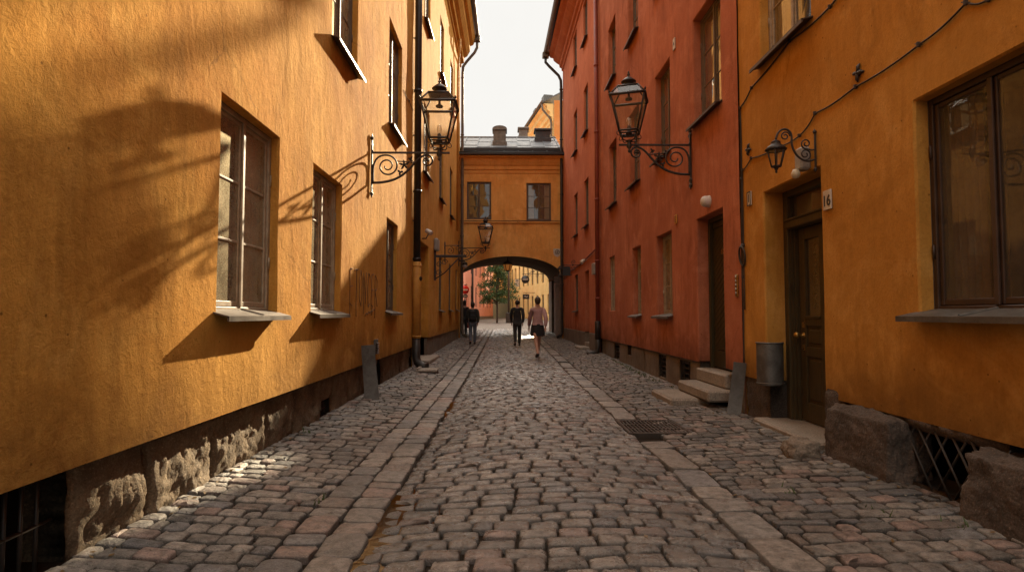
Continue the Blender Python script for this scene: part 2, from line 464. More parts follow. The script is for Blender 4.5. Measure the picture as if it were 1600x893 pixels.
def wall_face(mb, F, s0, s1, z0, z1, ops, step=.2, niche=.42, mi=0, mi_dark=1):
    """plaster front with openings; ops = (s0,s1,z0,z1,reveal); behind each reveal a closed dim room box"""
    S = cuts(s0, s1, [v for o in ops for v in o[:2]], step)
    Z = cuts(z0, z1, [v for o in ops for v in o[2:4]], step)
    def inside(s, z): return any(o[0] < s < o[1] and o[2] < z < o[3] for o in ops)
    vid = {}; vs = []; fs = []
    def vert(i, j):
        if (i, j) not in vid:
            vid[(i, j)] = len(vs); vs.append(F(S[i], F.disp(S[i], Z[j]), Z[j]))
        return vid[(i, j)]
    for i in range(len(S) - 1):
        for j in range(len(Z) - 1):
            if inside((S[i] + S[i + 1]) / 2, (Z[j] + Z[j + 1]) / 2): continue
            fs.append((vert(i, j), vert(i + 1, j), vert(i + 1, j + 1), vert(i, j + 1)))
    mb.add(vs, fs, mi, True)
    for o in ops:
        a, b, c, d, r = o[:5]
        Si = [s for s in S if a <= s <= b]; Zi = [z for z in Z if c <= z <= d]
        per = [(s, c) for s in Si] + [(b, z) for z in Zi[1:]] + [(s, d) for s in Si[::-1][1:]] + [(a, z) for z in Zi[::-1][1:]]
        cs, cz = (a + b) / 2, (c + d) / 2; e = .012
        R0 = []; R1 = []; R2 = []; R3 = []
        for (s, z) in per:
            q = F.disp(s, z)
            si = s + (e if s == a else -e if s == b else 0); zi = z + (e if z == c else -e if z == d else 0)
            R0.append(F(s, q, z)); R1.append(F(si, q - .016, zi)); R2.append(F(si, -r, zi)); R3.append(F(si, -r - niche, zi))
        n = len(per) - 1
        for A, B, mm in ((R0, R1, mi), (R1, R2, mi), (R2, R3, mi_dark)):
            mb.add(A + B, [(i, i + 1, i + 1 + len(A), i + len(A)) for i in range(n) if not (len(o) > 5 and per[i][1] == c and per[i + 1][1] == c)], mm)
        mb.quad(F(a, -r - niche, c), F(b, -r - niche, c), F(b, -r - niche, d), F(a, -r - niche, d), mi_dark)

def window(F, parent, a, b, c, d, r, cols=2, rows=3, fmat='frame_brown', glass='pane', sill=True, curt='curtain',
           lod=0, sillm='sill_metal', out=.11, hinge=None, label=None):
    """a recessed casement window: frame mesh (part) with pane, sill, curtain sub-parts"""
    e = .012; a, b, c, d = a + e, b - e, c + e, d - e
    bv = .005 if lod == 0 else 0
    m = MB(); fw = .042
    d0, d1 = -r - .07, -r - .002
    m.box(a, a + fw, d0, d1, c, d, 0, F, bv); m.box(b - fw, b, d0, d1, c, d, 0, F, bv)
    m.box(a + fw, b - fw, d0, d1 - .002, d - fw, d, 0, F, bv); m.box(a + fw, b - fw, d0, d1 - .002, c, c + fw, 0, F, bv)
    ia, ib, ic, id_ = a + fw, b - fw, c + fw, d - fw
    w = (ib - ia) / cols; cw = .034
    panes = []
    for i in range(cols):
        x0, x1 = ia + i * w + .003, ia + (i + 1) * w - .003
        q0, q1 = d0 + .008, d1 - .014
        m.box(x0, x0 + cw, q0, q1, ic + .003, id_ - .003, 0, F, bv); m.box(x1 - cw, x1, q0, q1, ic + .003, id_ - .003, 0, F, bv)
        m.box(x0 + cw, x1 - cw, q0, q1 - .002, id_ - cw, id_ - .003, 0, F, bv); m.box(x0 + cw, x1 - cw, q0, q1 - .002, ic + .003, ic + cw + .012, 0, F, bv)
        pz0, pz1 = ic + cw + .012, id_ - cw
        for j in range(1, rows):
            zz = pz0 + (pz1 - pz0) * j / rows
            m.box(x0 + cw, x1 - cw, q0 + .01, q1 - .004, zz - .011, zz + .011, 0, F, bv)
        for j in range(rows):
            panes.append((x0 + cw, x1 - cw, pz0 + (pz1 - pz0) * j / rows, pz0 + (pz1 - pz0) * (j + 1) / rows, q1 - .012))
    if cols == 2: m.box((a + b) / 2 - .02, (a + b) / 2 + .02, d1 - .012, d1 + .006, ic, id_, 0, F, bv)
    if lod == 0:
        for zz in (c + .28 * (d - c), c + .75 * (d - c)):
            for ss in (a + .02, b - .02): m.tube([F(ss, d1 + .006, zz - .05), F(ss, d1 + .006, zz + .05)], .009, 6)
    o = m.build('window', M[fmat], parent)
    if label: o['label'] = label
    g = MB()
    for (x0, x1, z0, z1, q) in panes:
        t = [random.uniform(-.0025, .0025) for _ in range(4)]
        Q = [F(x0, q + t[0], z0), F(x1, q + t[1], z0), F(x1, q + t[2], z1), F(x0, q + t[3], z1)]
        g.quad(*(Q if F.sgn * (1 if isinstance(F, Side) else -1) > 0 else Q[::-1]))
    g.build('pane', M[glass], o)
    if curt:
        k = MB(); nn = 26
        for (u0, u1) in ((a, a + (b - a) * random.uniform(.22, .34)), (b - (b - a) * random.uniform(.22, .34), b)):
            vs = []; ph = random.random() * 6
            for j, zz in enumerate((c + .02, (c + d) / 2, d - .01)):
                for i in range(nn + 1):
                    s_ = u0 + (u1 - u0) * i / nn
                    vs.append(F(s_, -r - .125 + .022 * math.sin(i * 1.45 + ph) + .006 * j, zz))
            k.add(vs, [(j * (nn + 1) + i, j * (nn + 1) + i + 1, (j + 1) * (nn + 1) + i + 1, (j + 1) * (nn + 1) + i) for j in range(2) for i in range(nn)], 0, True)
        k.build('curtain', M[curt], o)
    if sill:
        q = MB(); L = .05; a2, b2 = a - L, b + L
        top = [F(s_, dd, zz) for s_ in (a2, b2) for dd, zz in ((-r, c + .022), (out, c - .028))]
        lo = [F(s_, dd, zz) for s_ in (a2, b2) for dd, zz in ((-r, c + .010), (out, c - .040))]
        q.hexa([lo[0], top[0], lo[1], top[1], lo[2], top[2], lo[3], top[3]])
        q.box(a2, b2, out - .012, out + .003, c - .066, c - .030, 0, F)
        if lod == 0:
            mid = (a2 + b2) / 2
            q.add([F(mid - .012, -r, c + .024), F(mid + .012, -r, c + .024), F(mid + .012, out, c - .024), F(mid - .012, out, c - .024),
                   F(mid, -r, c + .034), F(mid, out, c - .014)], [(0, 3, 5, 4), (4, 5, 2, 1)])
        q.build('sill', M[sillm], o)
    return o

def rough_block(mb, F, s0, s1, z0, z1, d_face, amp, step=.06, seed=0., mi=0, depth=.3, bevel=.03):
    """one hewn stone block with a displaced front, rounded arrises"""
    ns = max(3, int((s1 - s0) / step)); nz = max(3, int((z1 - z0) / step)); vs = []
    for j in range(nz + 1):
        for i in range(ns + 1):
            u, v = i / ns, j / nz
            s_, z_ = s0 + (s1 - s0) * u, z0 + (z1 - z0) * v
            eu = min(u, 1 - u) * (s1 - s0); ev = min(v, 1 - v) * (z1 - z0); ed = min(eu, ev)
            fall = max(0., 1 - ed / max(bevel, 1e-4)) ** 2
            f = fbm(s_ * 3.2 + seed, z_ * 3.2, seed, 6)
            g = abs(fbm(s_ * 13 + seed, z_ * 9.0 + 9, seed + 4, 4))
            dd = d_face + amp * (f * .8 + g * .6) * (1 - .5 * fall) - fall * bevel * 1.1
            ws = .012 * fbm(s_ * 3, z_ * 3, seed + 20, 2)
            vs.append(F(s_ + ws, dd, z_ + ws * .6))
    fs = [(j * (ns + 1) + i, j * (ns + 1) + i + 1, (j + 1) * (ns + 1) + i + 1, (j + 1) * (ns + 1) + i) for j in range(nz) for i in range(ns)]
    # sides going back
    ring = [i for i in range(ns + 1)] + [j * (ns + 1) + ns for j in range(1, nz + 1)] + [nz * (ns + 1) + i for i in range(ns - 1, -1, -1)] + [j * (ns + 1) for j in range(nz - 1, 0, -1)]
    b = len(vs)
    for q in ring:
        i, j = q % (ns + 1), q // (ns + 1)
        vs.append(F(s0 + (s1 - s0) * i / ns, d_face - depth, z0 + (z1 - z0) * j / nz))
    n = len(ring)
    mb.add(vs[:], fs, mi, True)
    base = len(mb.v) - len(vs)
    for t in range(n):
        mb.f.append((base + ring[t], base + ring[(t + 1) % n], base + b + (t + 1) % n, base + b + t)); mb.mi.append(mi); mb.sm.append(True)

def rock(mb, c, size, seed, amp=.18, sub=4, box=.0):
    bm = bmesh.new(); bmesh.ops.create_icosphere(bm, subdivisions=sub, radius=1)
    vs = []
    for v in bm.verts:
        p = v.co.normalized()
        if box:
            q = max(abs(p.x), abs(p.y), abs(p.z)); p = p * (1 - box) + (p / q) * box
        f = 1 + amp * (fbm(p.x * 1.3 + seed, p.y * 1.3, p.z * 1.3 + seed, 3) + .55 * abs(fbm(p.x * 3.7 + seed, p.y * 3.7, p.z * 3.7, 5)))
        vs.append((c[0] + p.x * size[0] * f, c[1] + p.y * size[1] * f, c[2] + p.z * size[2] * f))
    bm.verts.index_update()
    mb.add(vs, [tuple(v.index for v in f.verts) for f in bm.faces], 0, True); bm.free()

def text_mesh(mb, body, P, size, depth=.002, mi=0, spacing=1.):
    """writing as real thin letters; P(u,v,w) places them (u across, v up, w out), centred"""
    cu = bpy.data.curves.new('lettering', 'FONT'); cu.body = body; cu.size = size; cu.align_x = 'CENTER'; cu.align_y = 'CENTER'
    cu.space_character = spacing; cu.extrude = depth; cu.offset = size * .018
    ob = bpy.data.objects.new('lettering', cu); COL.objects.link(ob)
    dg = bpy.context.evaluated_depsgraph_get(); me = bpy.data.meshes.new_from_object(ob.evaluated_get(dg))
    mb.add([P(v.co.x, v.co.y, v.co.z + depth) for v in me.vertices], [tuple(p.vertices) for p in me.polygons], mi)
    bpy.data.objects.remove(ob); bpy.data.meshes.remove(me); bpy.data.curves.remove(cu)
# ================================================================== ground and paving
def build_ground():
    xs = sorted(set([-160, -80, -40, -20, -12, -8, -5, -3, -2.4] + [round(-2.2 + .1 * i, 3) for i in range(52)] + [3.2, 4, 6, 9, 14, 22, 40, 80, 160]))
    ys = sorted(set([-60, -30, -12, -6] + [-4 + .5 * i for i in range(90)] + [42, 46, 50, 56, 64, 72, 90, 120, 180, 300]))
    m = MB(); vs = []
    for y in ys:
        for x in xs:
            drop = -.038 if y < 36.5 else -.038 + .034 * min(1, (y - 36.5) / 2)
            xx = max(-2.4, min(3.0, x))
            vs.append((x, y, prof_z(xx, y) + drop + .004 * mnoise.noise(Vector((x * 3, y * 3, 0)))))
    n = len(xs)
    fs = [(j * n + i, j * n + i + 1, (j + 1) * n + i + 1, (j + 1) * n + i) for j in range(len(ys) - 1) for i in range(n - 1)]
    mi = [1 if ys[j] >= 36 else 0 for j in range(len(ys) - 1) for i in range(n - 1)]
    m.add(vs, fs, 0, True); m.mi = mi
    tag(m.build('ground', [M['dirt'], M['far_ground']]), kind='structure')
build_ground()

PAL = np.array([(.185, .158, .130), (.150, .132, .112), (.215, .180, .145), (.205, .140, .110), (.125, .116, .108), (.165, .125, .098), (.240, .205, .168), (.098, .088, .078)]) * np.array([.99, 1.0, 1.04])
def stones(name, rows, mat, pw=(.2, .16, .17, .12, .12, .11, .07, .05), h=.03, bev=.028, rag=.10, tint=1.):
    """rows: list of (y_center, depth, [(x0,x1)], detail, skew). builds one mesh of separate rounded setts"""
    V = []; Fq = []; Cc = []; base = 0
    for (y, dep, cells, lod, fn) in rows:
        for (x0, x1) in cells:
            w = (x1 - x0) * .5; l = dep * .5
            cx = (x0 + x1) / 2 + RNG.normal(0, .004); cy = y + RNG.normal(0, .004) + fn(cx)
            nn = 16 if lod == 0 else 12 if lod == 1 else 8
            per = nn // 4; P = []
            hx, hy = (w * RNG.uniform(.905, .965), l * RNG.uniform(.86, .945)) if bev > .017 else (w * RNG.uniform(.97, .99), l * RNG.uniform(.935, .965))
            cr = min(hx, hy) * RNG.uniform(.35, .62)
            for q in range(4):
                sx, sy = [(1, 1), (-1, 1), (-1, -1), (1, -1)][q]
                jx, jy = RNG.normal(0, rag * .12 * w), RNG.normal(0, rag * .16 * l)
                for t in range(per):
                    a = (q + (t + .5) / per) * PI / 2
                    P.append((sx * (hx - cr) + cr * math.cos(a) + jx, sy * (hy - cr) + cr * math.sin(a) + jy))
            P = np.array(P); P += RNG.normal(0, .0035, P.shape)
            rot = RNG.normal(0, .018); c_, s_ = math.cos(rot), math.sin(rot); P = P @ np.array([[c_, s_], [-s_, c_]])
            b = min(bev, min(hx, hy) * .6)
            lim = np.array([1 - b / hx, 1 - b / hy])
            k1 = np.array([1 - .28 * b / hx, 1 - .28 * b / hy])
            rings = [(P * 1.02, -.05), (P, -b * .62), (P * k1, -b * .22), (P * lim, -.002)]
            if lod <= 1: rings.append((P * lim * .55, .002))
            if lod >= 2: rings = [(P, -.04), (P * k1, -b * .3), (P * lim, 0.)]
            zt = prof_z(cx, cy) + RNG.normal(0, .0035); tx, ty = RNG.normal(0, .022), RNG.normal(0, .03)
            vv = []
            for (R, dz) in rings:
                zz = zt + dz + R[:, 0] * tx + R[:, 1] * ty + (prof_z(cx + .05, cy) - prof_z(cx - .05, cy)) * 10 * R[:, 0]
                if lod <= 1 and dz > -.02: zz = zz + RNG.normal(0, .0016, len(R))
                vv.append(np.column_stack([R[:, 0] + cx, R[:, 1] + cy, zz]))
            cen = np.array([[cx, cy, zt + .003]])
            vv = np.concatenate(vv + [cen]); nr = len(rings)
            V.append(vv)
            for r in range(nr - 1):
                for i in range(nn):
                    j = (i + 1) % nn
                    Fq.append((base + r * nn + i, base + r * nn + j, base + (r + 1) * nn + j, base + (r + 1) * nn + i))
            for i in range(nn): Fq.append((base + (nr - 1) * nn + i, base + (nr - 1) * nn + (i + 1) % nn, base + nr * nn))
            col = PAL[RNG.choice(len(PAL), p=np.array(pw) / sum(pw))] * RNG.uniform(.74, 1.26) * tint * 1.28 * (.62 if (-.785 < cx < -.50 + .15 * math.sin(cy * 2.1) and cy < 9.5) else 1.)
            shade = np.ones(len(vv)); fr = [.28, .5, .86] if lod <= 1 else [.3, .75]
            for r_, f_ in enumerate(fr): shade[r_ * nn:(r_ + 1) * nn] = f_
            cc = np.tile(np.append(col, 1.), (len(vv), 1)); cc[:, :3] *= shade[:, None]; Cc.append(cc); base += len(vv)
    V = np.concatenate(V); Cc = np.concatenate(Cc)
    me = bpy.data.meshes.new(name); me.from_pydata(V.tolist(), [], Fq)
    at = me.color_attributes.new('stone', 'FLOAT_COLOR', 'POINT'); at.data.foreach_set('color', Cc.astype(np.float32).ravel())
    me.polygons.foreach_set('use_smooth', [True] * len(me.polygons)); me.materials.append(mat); me.update()
    o = bpy.data.objects.new(name, me); COL.objects.link(o)
    return tag(o, kind='structure')

def course(x0, x1, wmean, wsd, wob=True):
    out = []; x = x0 + (RNG.uniform(-.6, 0) * wmean if wob else 0)
    while x < x1 - .03:
        w = max(wmean * .5, RNG.normal(wmean, wsd)); e = min(x + w, x1)
        if x1 - e < wmean * .35: e = x1
        if e - max(x, x0) > .05: out.append((max(x, x0), e))
        x = e
    return out
def lod_of(y): return 0 if y < 6.5 else 1 if y < 13 else 2
END_Y = 37.

def rows_of(x0, x1, d, dsd, w, wsd, wave=lambda y: (lambda x: 0.), y0=1.6, ragged=0.):
    R = []; y = y0
    while y < END_Y:
        k = 1 + .02 * max(0, y - 14)
        dd = max(d * .6, RNG.normal(d, dsd)) * k
        R.append((y + dd / 2, dd, course(x0 + RNG.uniform(-ragged, ragged), x1 + RNG.uniform(-ragged, ragged), w * (1 + .01 * max(0, y - 14)), wsd), lod_of(y), wave(y))); y += dd
    return R
arc = lambda y: (lambda x: .05 * ((x - .35) / 1.0) ** 2 + .012 * math.sin(y * 1.7 + x * 2.1))
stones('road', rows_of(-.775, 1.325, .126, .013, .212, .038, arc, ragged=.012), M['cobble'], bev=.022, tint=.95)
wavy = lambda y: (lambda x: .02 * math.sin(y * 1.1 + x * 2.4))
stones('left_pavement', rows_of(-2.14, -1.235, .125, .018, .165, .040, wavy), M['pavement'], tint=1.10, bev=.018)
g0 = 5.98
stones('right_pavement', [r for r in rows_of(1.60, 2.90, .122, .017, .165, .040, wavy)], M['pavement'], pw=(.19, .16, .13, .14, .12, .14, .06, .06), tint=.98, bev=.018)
def slab_rows(x0, x1, l, lsd, skip=None):
    R = []; y = 1.4
    while y < END_Y:
        dd = max(l * .6, RNG.normal(l, lsd))
        if not (skip and skip[0] < y + dd / 2 < skip[1]): R.append((y + dd / 2, dd, [(x0 - .006 + RNG.uniform(-.006, .006), x1 + .006 + RNG.uniform(-.006, .006))], min(1, lod_of(y)) if y < 20 else 2, lambda x: 0.))
        y += dd
    return R
stones('left_kerb', slab_rows(-1.225, -1.025, .27, .06) + slab_rows(-1.005, -.785, .24, .05), M['slab'], bev=.016, rag=.08, tint=1.12)
stones('right_kerb', slab_rows(1.335, 1.585, .46, .10, (6.15, 7.1)), M['slab'], bev=.014, rag=.06, tint=1.15)

# thin running water in the gutter
def gutter_water(mb, y0, y1, seed, lvl):
    """a nearly level sheet in the low gutter: the stones that stand higher break its edge"""
    vs = []; n = int((y1 - y0) / .05); q = 9
    for i in range(n + 1):
        y = y0 + (y1 - y0) * i / n; t = min(1, 5 * i / n, 5 * (n - i) / n)
        for j in range(q):
            x = -.80 + .42 * j / (q - 1)
            vs.append((x, y, prof_z(-.735, y) + lvl - .03 * (1 - t) + .005 * fbm(y * 1.9, seed, x, 2) - .006 * max(0, (x + .62)) / .2))
    mb.add(vs, [(i * q + j, i * q + j + 1, (i + 1) * q + j + 1, (i + 1) * q + j) for i in range(n) for j in range(q - 1)], 0, True)
w = MB(); gutter_water(w, 1.2, 4.7, 3., .002); gutter_water(w, 7.2, 9.1, 8., .001)
tag(w.build('water', M['water']), kind='structure')

# weeds along the red house and between setts
def weeds():
    m = MB()
    spots = [(2.70, y) for y in np.arange(10.6, 15.2, .16)] + [(2.62, 3.4), (2.3, 3.75), (1.98, 4.2), (-2.0, 6.1), (-1.23, 4.1), (2.74, 9.9)]
    for (x, y) in spots:
        for _ in range(random.randint(3, 11)):
            px, py = x + random.gauss(0, .035), y + random.gauss(0, .06); h = random.uniform(.015, .06); a = random.random() * 6.3
            z = prof_z(px, py) - .012; dx, dy = math.cos(a) * h * .6, math.sin(a) * h * .6; wq = .006
            m.add([(px - wq, py, z), (px + wq, py, z), (px + dx, py + dy, z + h), (px + dx * .5 + wq, py + dy * .5, z + h * .6)], [(0, 1, 3), (0, 3, 2)])
    tag(m.build('weeds', M['weed']), kind='stuff')
weeds()

def grit():
    m = MB(); random.seed(33)
    for _ in range(900):
        q = random.random()
        if q < .4: x, y = -2.08 + abs(random.gauss(0, .07)), random.uniform(2.6, 12)
        elif q < .7: x, y = 2.78 - abs(random.gauss(0, .10)), random.uniform(3.3, 13)
        elif q < .85: x, y = random.choice((-1.015, -1.23, 1.33, 1.6)) + random.gauss(0, .02), random.uniform(2.2, 12)
        else: x, y = random.uniform(-2, 2.8), random.uniform(2.2, 12)
        z = prof_z(x, y) - .006; s = random.uniform(.004, .012)
        if random.random() < .75:
            a = [Vector((x + random.uniform(-s, s), y + random.uniform(-s, s), z + random.uniform(0, s * 1.3))) for _ in range(4)]
            m.add(a, [(0, 1, 2), (0, 2, 3), (0, 3, 1), (1, 3, 2)], 0)
        else:
            t = random.random() * 6.3; u = Vector((math.cos(t), math.sin(t), random.uniform(-.2, .4))) * s * 2.2; v = Vector((-math.sin(t), math.cos(t), random.uniform(0, .4))) * s
            p = Vector((x, y, z + .012)); m.add([p - u, p + v, p + u, p - v], [(0, 1, 2, 3)], 1)
    tag(m.build('gravel', [M['step_stone'], M['dry_leaf']]), kind='stuff')
grit()

# ================================================================== houses
LN = Side(-3, -2.05, 13.25, -2.05, 1, .010, 1.0, 0.)
LF = Side(13.25, -2.065, 25.6, -1.985, 1, .006, 1.0, 5.)
RY = Side(-3, 2.90, 7.24, 2.90, -1, .008, 1.0, 9.)
RN = Side(7.24, 2.885, 17.5, 2.775, -1, .007, 1.0, 13.)
RF = Side(17.5, 2.70, 25.6, 2.50, -1, .004, 1.0, 17.)
AF = Front(25.7, .004)

def shell(mb, F, s0, s1, z0, z1, depth, mi=0):
    """gable ends and back of a house behind its front"""
    for s in (s0, s1): mb.quad(F(s, -.02, z0), F(s, -depth, z0), F(s, -depth, z1), F(s, -.02, z1), mi)
    mb.quad(F(s0, -depth, z0), F(s1, -depth, z0), F(s1, -depth, z1), F(s0, -depth, z1), mi)

def roof(mb, F, s0, s1, z, depth, over, rise, mi=0):
    a, b = -over, depth
    for (p, q) in ((over, -depth / 2), (-depth - .3, -depth / 2)):
        A = [F(s0 - .1, p, z), F(s1 + .1, p, z), F(s1 + .1, q, z + rise), F(s0 - .1, q, z + rise)]
        B = [F(s0 - .1, p, z - .09), F(s1 + .1, p, z - .09), F(s1 + .1, q, z + rise - .09), F(s0 - .1, q, z + rise - .09)]
        mb.hexa([A[0], B[0], A[3], B[3], A[1], B[1], A[2], B[2]], mi)
    for s in (s0, s1): mb.add([F(s, -.02, z), F(s, -depth, z), F(s, -depth / 2, z + rise - .05)], [(0, 1, 2)], mi + 1)

def sweep_profile(mb, F, s0, s1, prof, mi=0, n=1):
    """cornice: profile of (outward, z) swept along the wall"""
    k = len(prof); vs = []
    for i in range(n + 1):
        s = s0 + (s1 - s0) * i / n
        vs += [F(s, d, z) for d, z in prof]
    mb.add(vs, [(i * k + j, i * k + j + 1, (i + 1) * k + j + 1, (i + 1) * k + j) for i in range(n) for j in range(k - 1)], mi)
    for i in (0, n): mb.add([vs[i * k + j] for j in range(k)], [tuple(range(k))], mi)

def gutter_run(F, s0, s1, d, z, parent, r=.085, end_cap=True):
    m = MB(); n = 7; pts = []
    for s in (s0, s1):
        for rr in (r, r - .012):
            for j in range(n + 1):
                a = PI + PI * j / n; pts.append(F(s, d + math.cos(a) * rr, z + math.sin(a) * rr))
    k = n + 1
    for q in range(2):
        b0, b1 = q * k, 2 * k + q * k
        m.add(pts[b0:b0 + k] + pts[b1:b1 + k], [(j, j + 1, k + j + 1, k + j) for j in range(n)], 0, True)
    for e in (0, 2 * k): m.add(pts[e:e + k] + pts[e + k:e + 2 * k], [(j, j + 1, k + j + 1, k + j) for j in range(n)])
    for s in (s0, s1): m.add([F(s, d + math.cos(PI + PI * j / n) * r, z + math.sin(PI + PI * j / n) * r) for j in range(n + 1)], [tuple(range(n + 1))])
    m.tube([F(s0, d + r, z + .004), F(s1, d + r, z + .004)], .013, 6)
    s = s0 + .4
    while s < s1:
        m.box(s - .012, s + .012, d - r - .1, d + r, z - .002, z + .008, 0, F); s += .8
    # hopper at the outlet
    return m

def pipe_bands(m, pts, r, step=2.0):
    for p in pts: m.lathe(p, [(r * 1.0, -.03), (r * 1.22, -.028), (r * 1.22, .028), (r * 1.0, .03)], 12)

# ---------------- left near house
H1 = root_of('plastered_house', (-2.05, 5, 0), 'ochre yellow house on the sunlit side with tall windows and rough granite base', 'house')
ops_L = [(4.24, 5.37, 1.25, 2.85, .075), (6.29, 7.42, 1.26, 2.86, .075), (10.2, 11.25, 1.28, 2.92, .075),
         (6.88, 8.1, 4.5, 6.4, .075), (10.3, 11.6, 4.58, 6.5, .075), (4.24, 5.37, 4.5, 6.4, .075), (1.2, 2.2, 4.5, 6.4, .075), (.6, 1.6, 1.25, 2.85, .075)]
m = MB(); wall_face(m, LN, -3, 13.25, .52, 13.9, ops_L, step=.16)
shell(m, LN, -3, 13.25, .0, 13.9, 9)
m.quad(LN(-3, .0, .52), LN(13.25, .0, .52), LN(13.25, -.3, .52), LN(-3, -.3, .52), 0)
m.build('wall', [M['yellow_lit'], M['room']], H1)
for i, (a, b, c, d, r) in enumerate(ops_L):
    window(LN, H1, a, b, c, d, r, 2, 3, 'frame_light' if i in (0, 1, 7) else 'frame_brown', 'pane_dusty', True, 'curtain')
m = MB(); y = 1.55; random.seed(3)
LBLK = [(3.02, 3.62), (3.62, 4.42), (4.42, 5.35), (5.35, 6.05), (6.05, 6.95), (7.45, 8.2), (8.2, 9.15), (9.15, 9.95), (10.35, 11.3), (11.3, 12.2), (12.2, 13.2)]
for i, (a, b) in enumerate(LBLK):
    rough_block(m, LN, a + .006, b - .006, -.05, .515, -.085 + random.uniform(-.015, .015), .042, .022 if b < 7 else .04, 3.1 * i, 0, .3, .035)
rough_block(m, LN, 6.955, 7.445, .22, .515, -.1, .05, .05, 77, 0, .3, .03)
rough_block(m, LN, -2.9, 1.45, -.05, .515, -.1, .06, .09, 71, 0, .3, .03)
m.quad(LN(-3, -.36, -.1), LN(13.25, -.36, -.1), LN(13.25, -.36, .6), LN(-3, -.36, .6), 1)
m.build('plinth', [M['granite_rough'], M['dark']], H1)
for (a, b, z0, z1) in ((1.5, 2.98, .0, .50), (6.97, 7.43, .0, .2), (9.97, 10.33, .0, .45)):
    m = MB(); n = int((b - a) / .09)
    for i in range(1, n): m.tube([LN(a + (b - a) * i / n, -.17, z0 - .02), LN(a + (b - a) * i / n, -.17, z1)], .010, 6)
    m.tube([LN(a, -.17, (z0 + z1) / 2), LN(b, -.17, (z0 + z1) / 2)], .010, 6)
    m.build('basement_grille', M['iron'], H1)
m = MB(); roof(m, LN, -3, 13.2, 13.95, 9, .75, 3.4); sweep_profile(m, LN, -3, 13.2, [(0, 13.2), (.08, 13.25), (.12, 13.5), (.4, 13.6), (.5, 13.86), (0, 13.88)], 1)
m.build('roof', [M['roof_metal'], M['yellow_lit']], H1)
# scrawl on the plaster between the second and third windows
m = MB(); random.seed(12)
def scrawl(pts):
    m.tube([LN(s, LN.disp(s, z) + .003, z) for s, z in pts], .0055, 5, 0, True)
x = 7.82; zt, zb = 1.86, 1.36
L = {'E': [[(.16, 1), (0, .95), (0, 0), (.02, -.25)], [(0, .5), (.14, .52)], [(0, .05), (.15, .0)]], 'T': [[(-.03, .98), (.22, 1.02)], [(.1, 1), (.09, .0), (.1, -.3)]],
     'O': [[(.1, 1), (.0, .7), (.01, .2), (.1, 0), (.17, .3), (.16, .8), (.1, 1)]], 'N': [[(0, -.2), (.01, .95), (.14, .1), (.15, 1)]],
     'R': [[(0, -.35), (.0, 1), (.15, .85), (.13, .55), (.01, .5), (.17, .0)]], 'C': [[(.16, .9), (.05, 1), (0, .5), (.05, 0), (.16, .1)]]}
for ch in 'ETONCER':
    for st in L[ch]:
        P2 = []
        for (u, v), (u2, v2) in zip(st[:-1], st[1:]):
            for t in range(4): P2.append((u + (u2 - u) * t / 4, v + (v2 - v) * t / 4))
        P2.append(st[-1])
        scrawl([(x + u + random.gauss(0, .005), zb + (zt - zb) * v + random.gauss(0, .007)) for u, v in P2])
    x += .255
scrawl([(8.7 + .08 * i, 1.22 + .035 * (i % 2) + .01 * i) for i in range(9)])
m.build('graffiti', M['graffiti'], H1)
# black downpipe, ochre casing at its foot, black shoe
m = MB(); px, py = -1.95, 13.06
m.tube([(px, py, 2.38), (px, py, 13.6)], .078, 14)
pipe_bands(m, [(px, py, z) for z in (2.45, 3.95, 6.2, 8.4, 10.6)], .078)
for z in (3.3, 5.2, 7.4): m.box(-2.06, -1.95, py - .012, py + .012, z - .012, z + .012)
dp = m.build('downpipe', M['pipe_black'], H1)
m = MB(); m.lathe((px, py, .72), [(.094, 0), (.094, 1.66), (.08, 1.67)], 16)
for z in (.76, 2.3): m.lathe((px, py, z), [(.094, -.02), (.102, -.018), (.102, .018), (.094, .02)], 16)
m.build('casing', M['pipe_yellow'], dp)
m = MB(); m.tube([(px, py, .74), (px, py, .30), (px + .03, py - .02, .2), (px + .13, py - .06, .12), (px + .25, py - .1, .09)], [.088, .088, .09, .092, .098], 14)
m.build('shoe', M['pipe_black'], dp)
m = MB()
m.lathe((px + .089, py - .02, 2.02), [(.055, 0), (.05, .006), (.0, .007)], 14, axis=(1, -.5, 0))
m.build('sticker', M['black_paint'], dp)

# ---------------- left far house
H2 = root_of('corniced_house', (-2.03, 19, 0), 'ochre yellow house past the black downpipe, with projecting cornice and roof gutter', 'house')
ops = []
for (a, b) in ((14.7, 15.85), (18.1, 19.15), (21.3, 22.35)):
    ops += [(a, b, 4.8, 6.6, .05), (a, b, 8.7, 10.55, .05)]
ops += [(18.15, 19.05, 1.35, 3.05, .04), (21.1, 22.0, 1.38, 3.05, .04), (14.3, 15.85, .12, 3.03, .3), (23.8, 24.6, 1.4, 3.05, .04)]
m = MB(); wall_face(m, LF, 13.25, 25.6, .62, 13.4, [o for o in ops if o[2] > .62] + [(14.3, 15.85, .62, 3.03, .3, 1)], step=.3)
shell(m, LF, 13.25, 25.6, 0, 13.4, 9)
m.build('wall', [M['yellow_far'], M['room']], H2)
for (a, b, c, d, r) in ops:
    if r < .2: window(LF, H2, a, b, c, d, r, 2, 3, 'frame_brown', 'pane', True, 'curtain_dim' if c < 4 else None, 1)
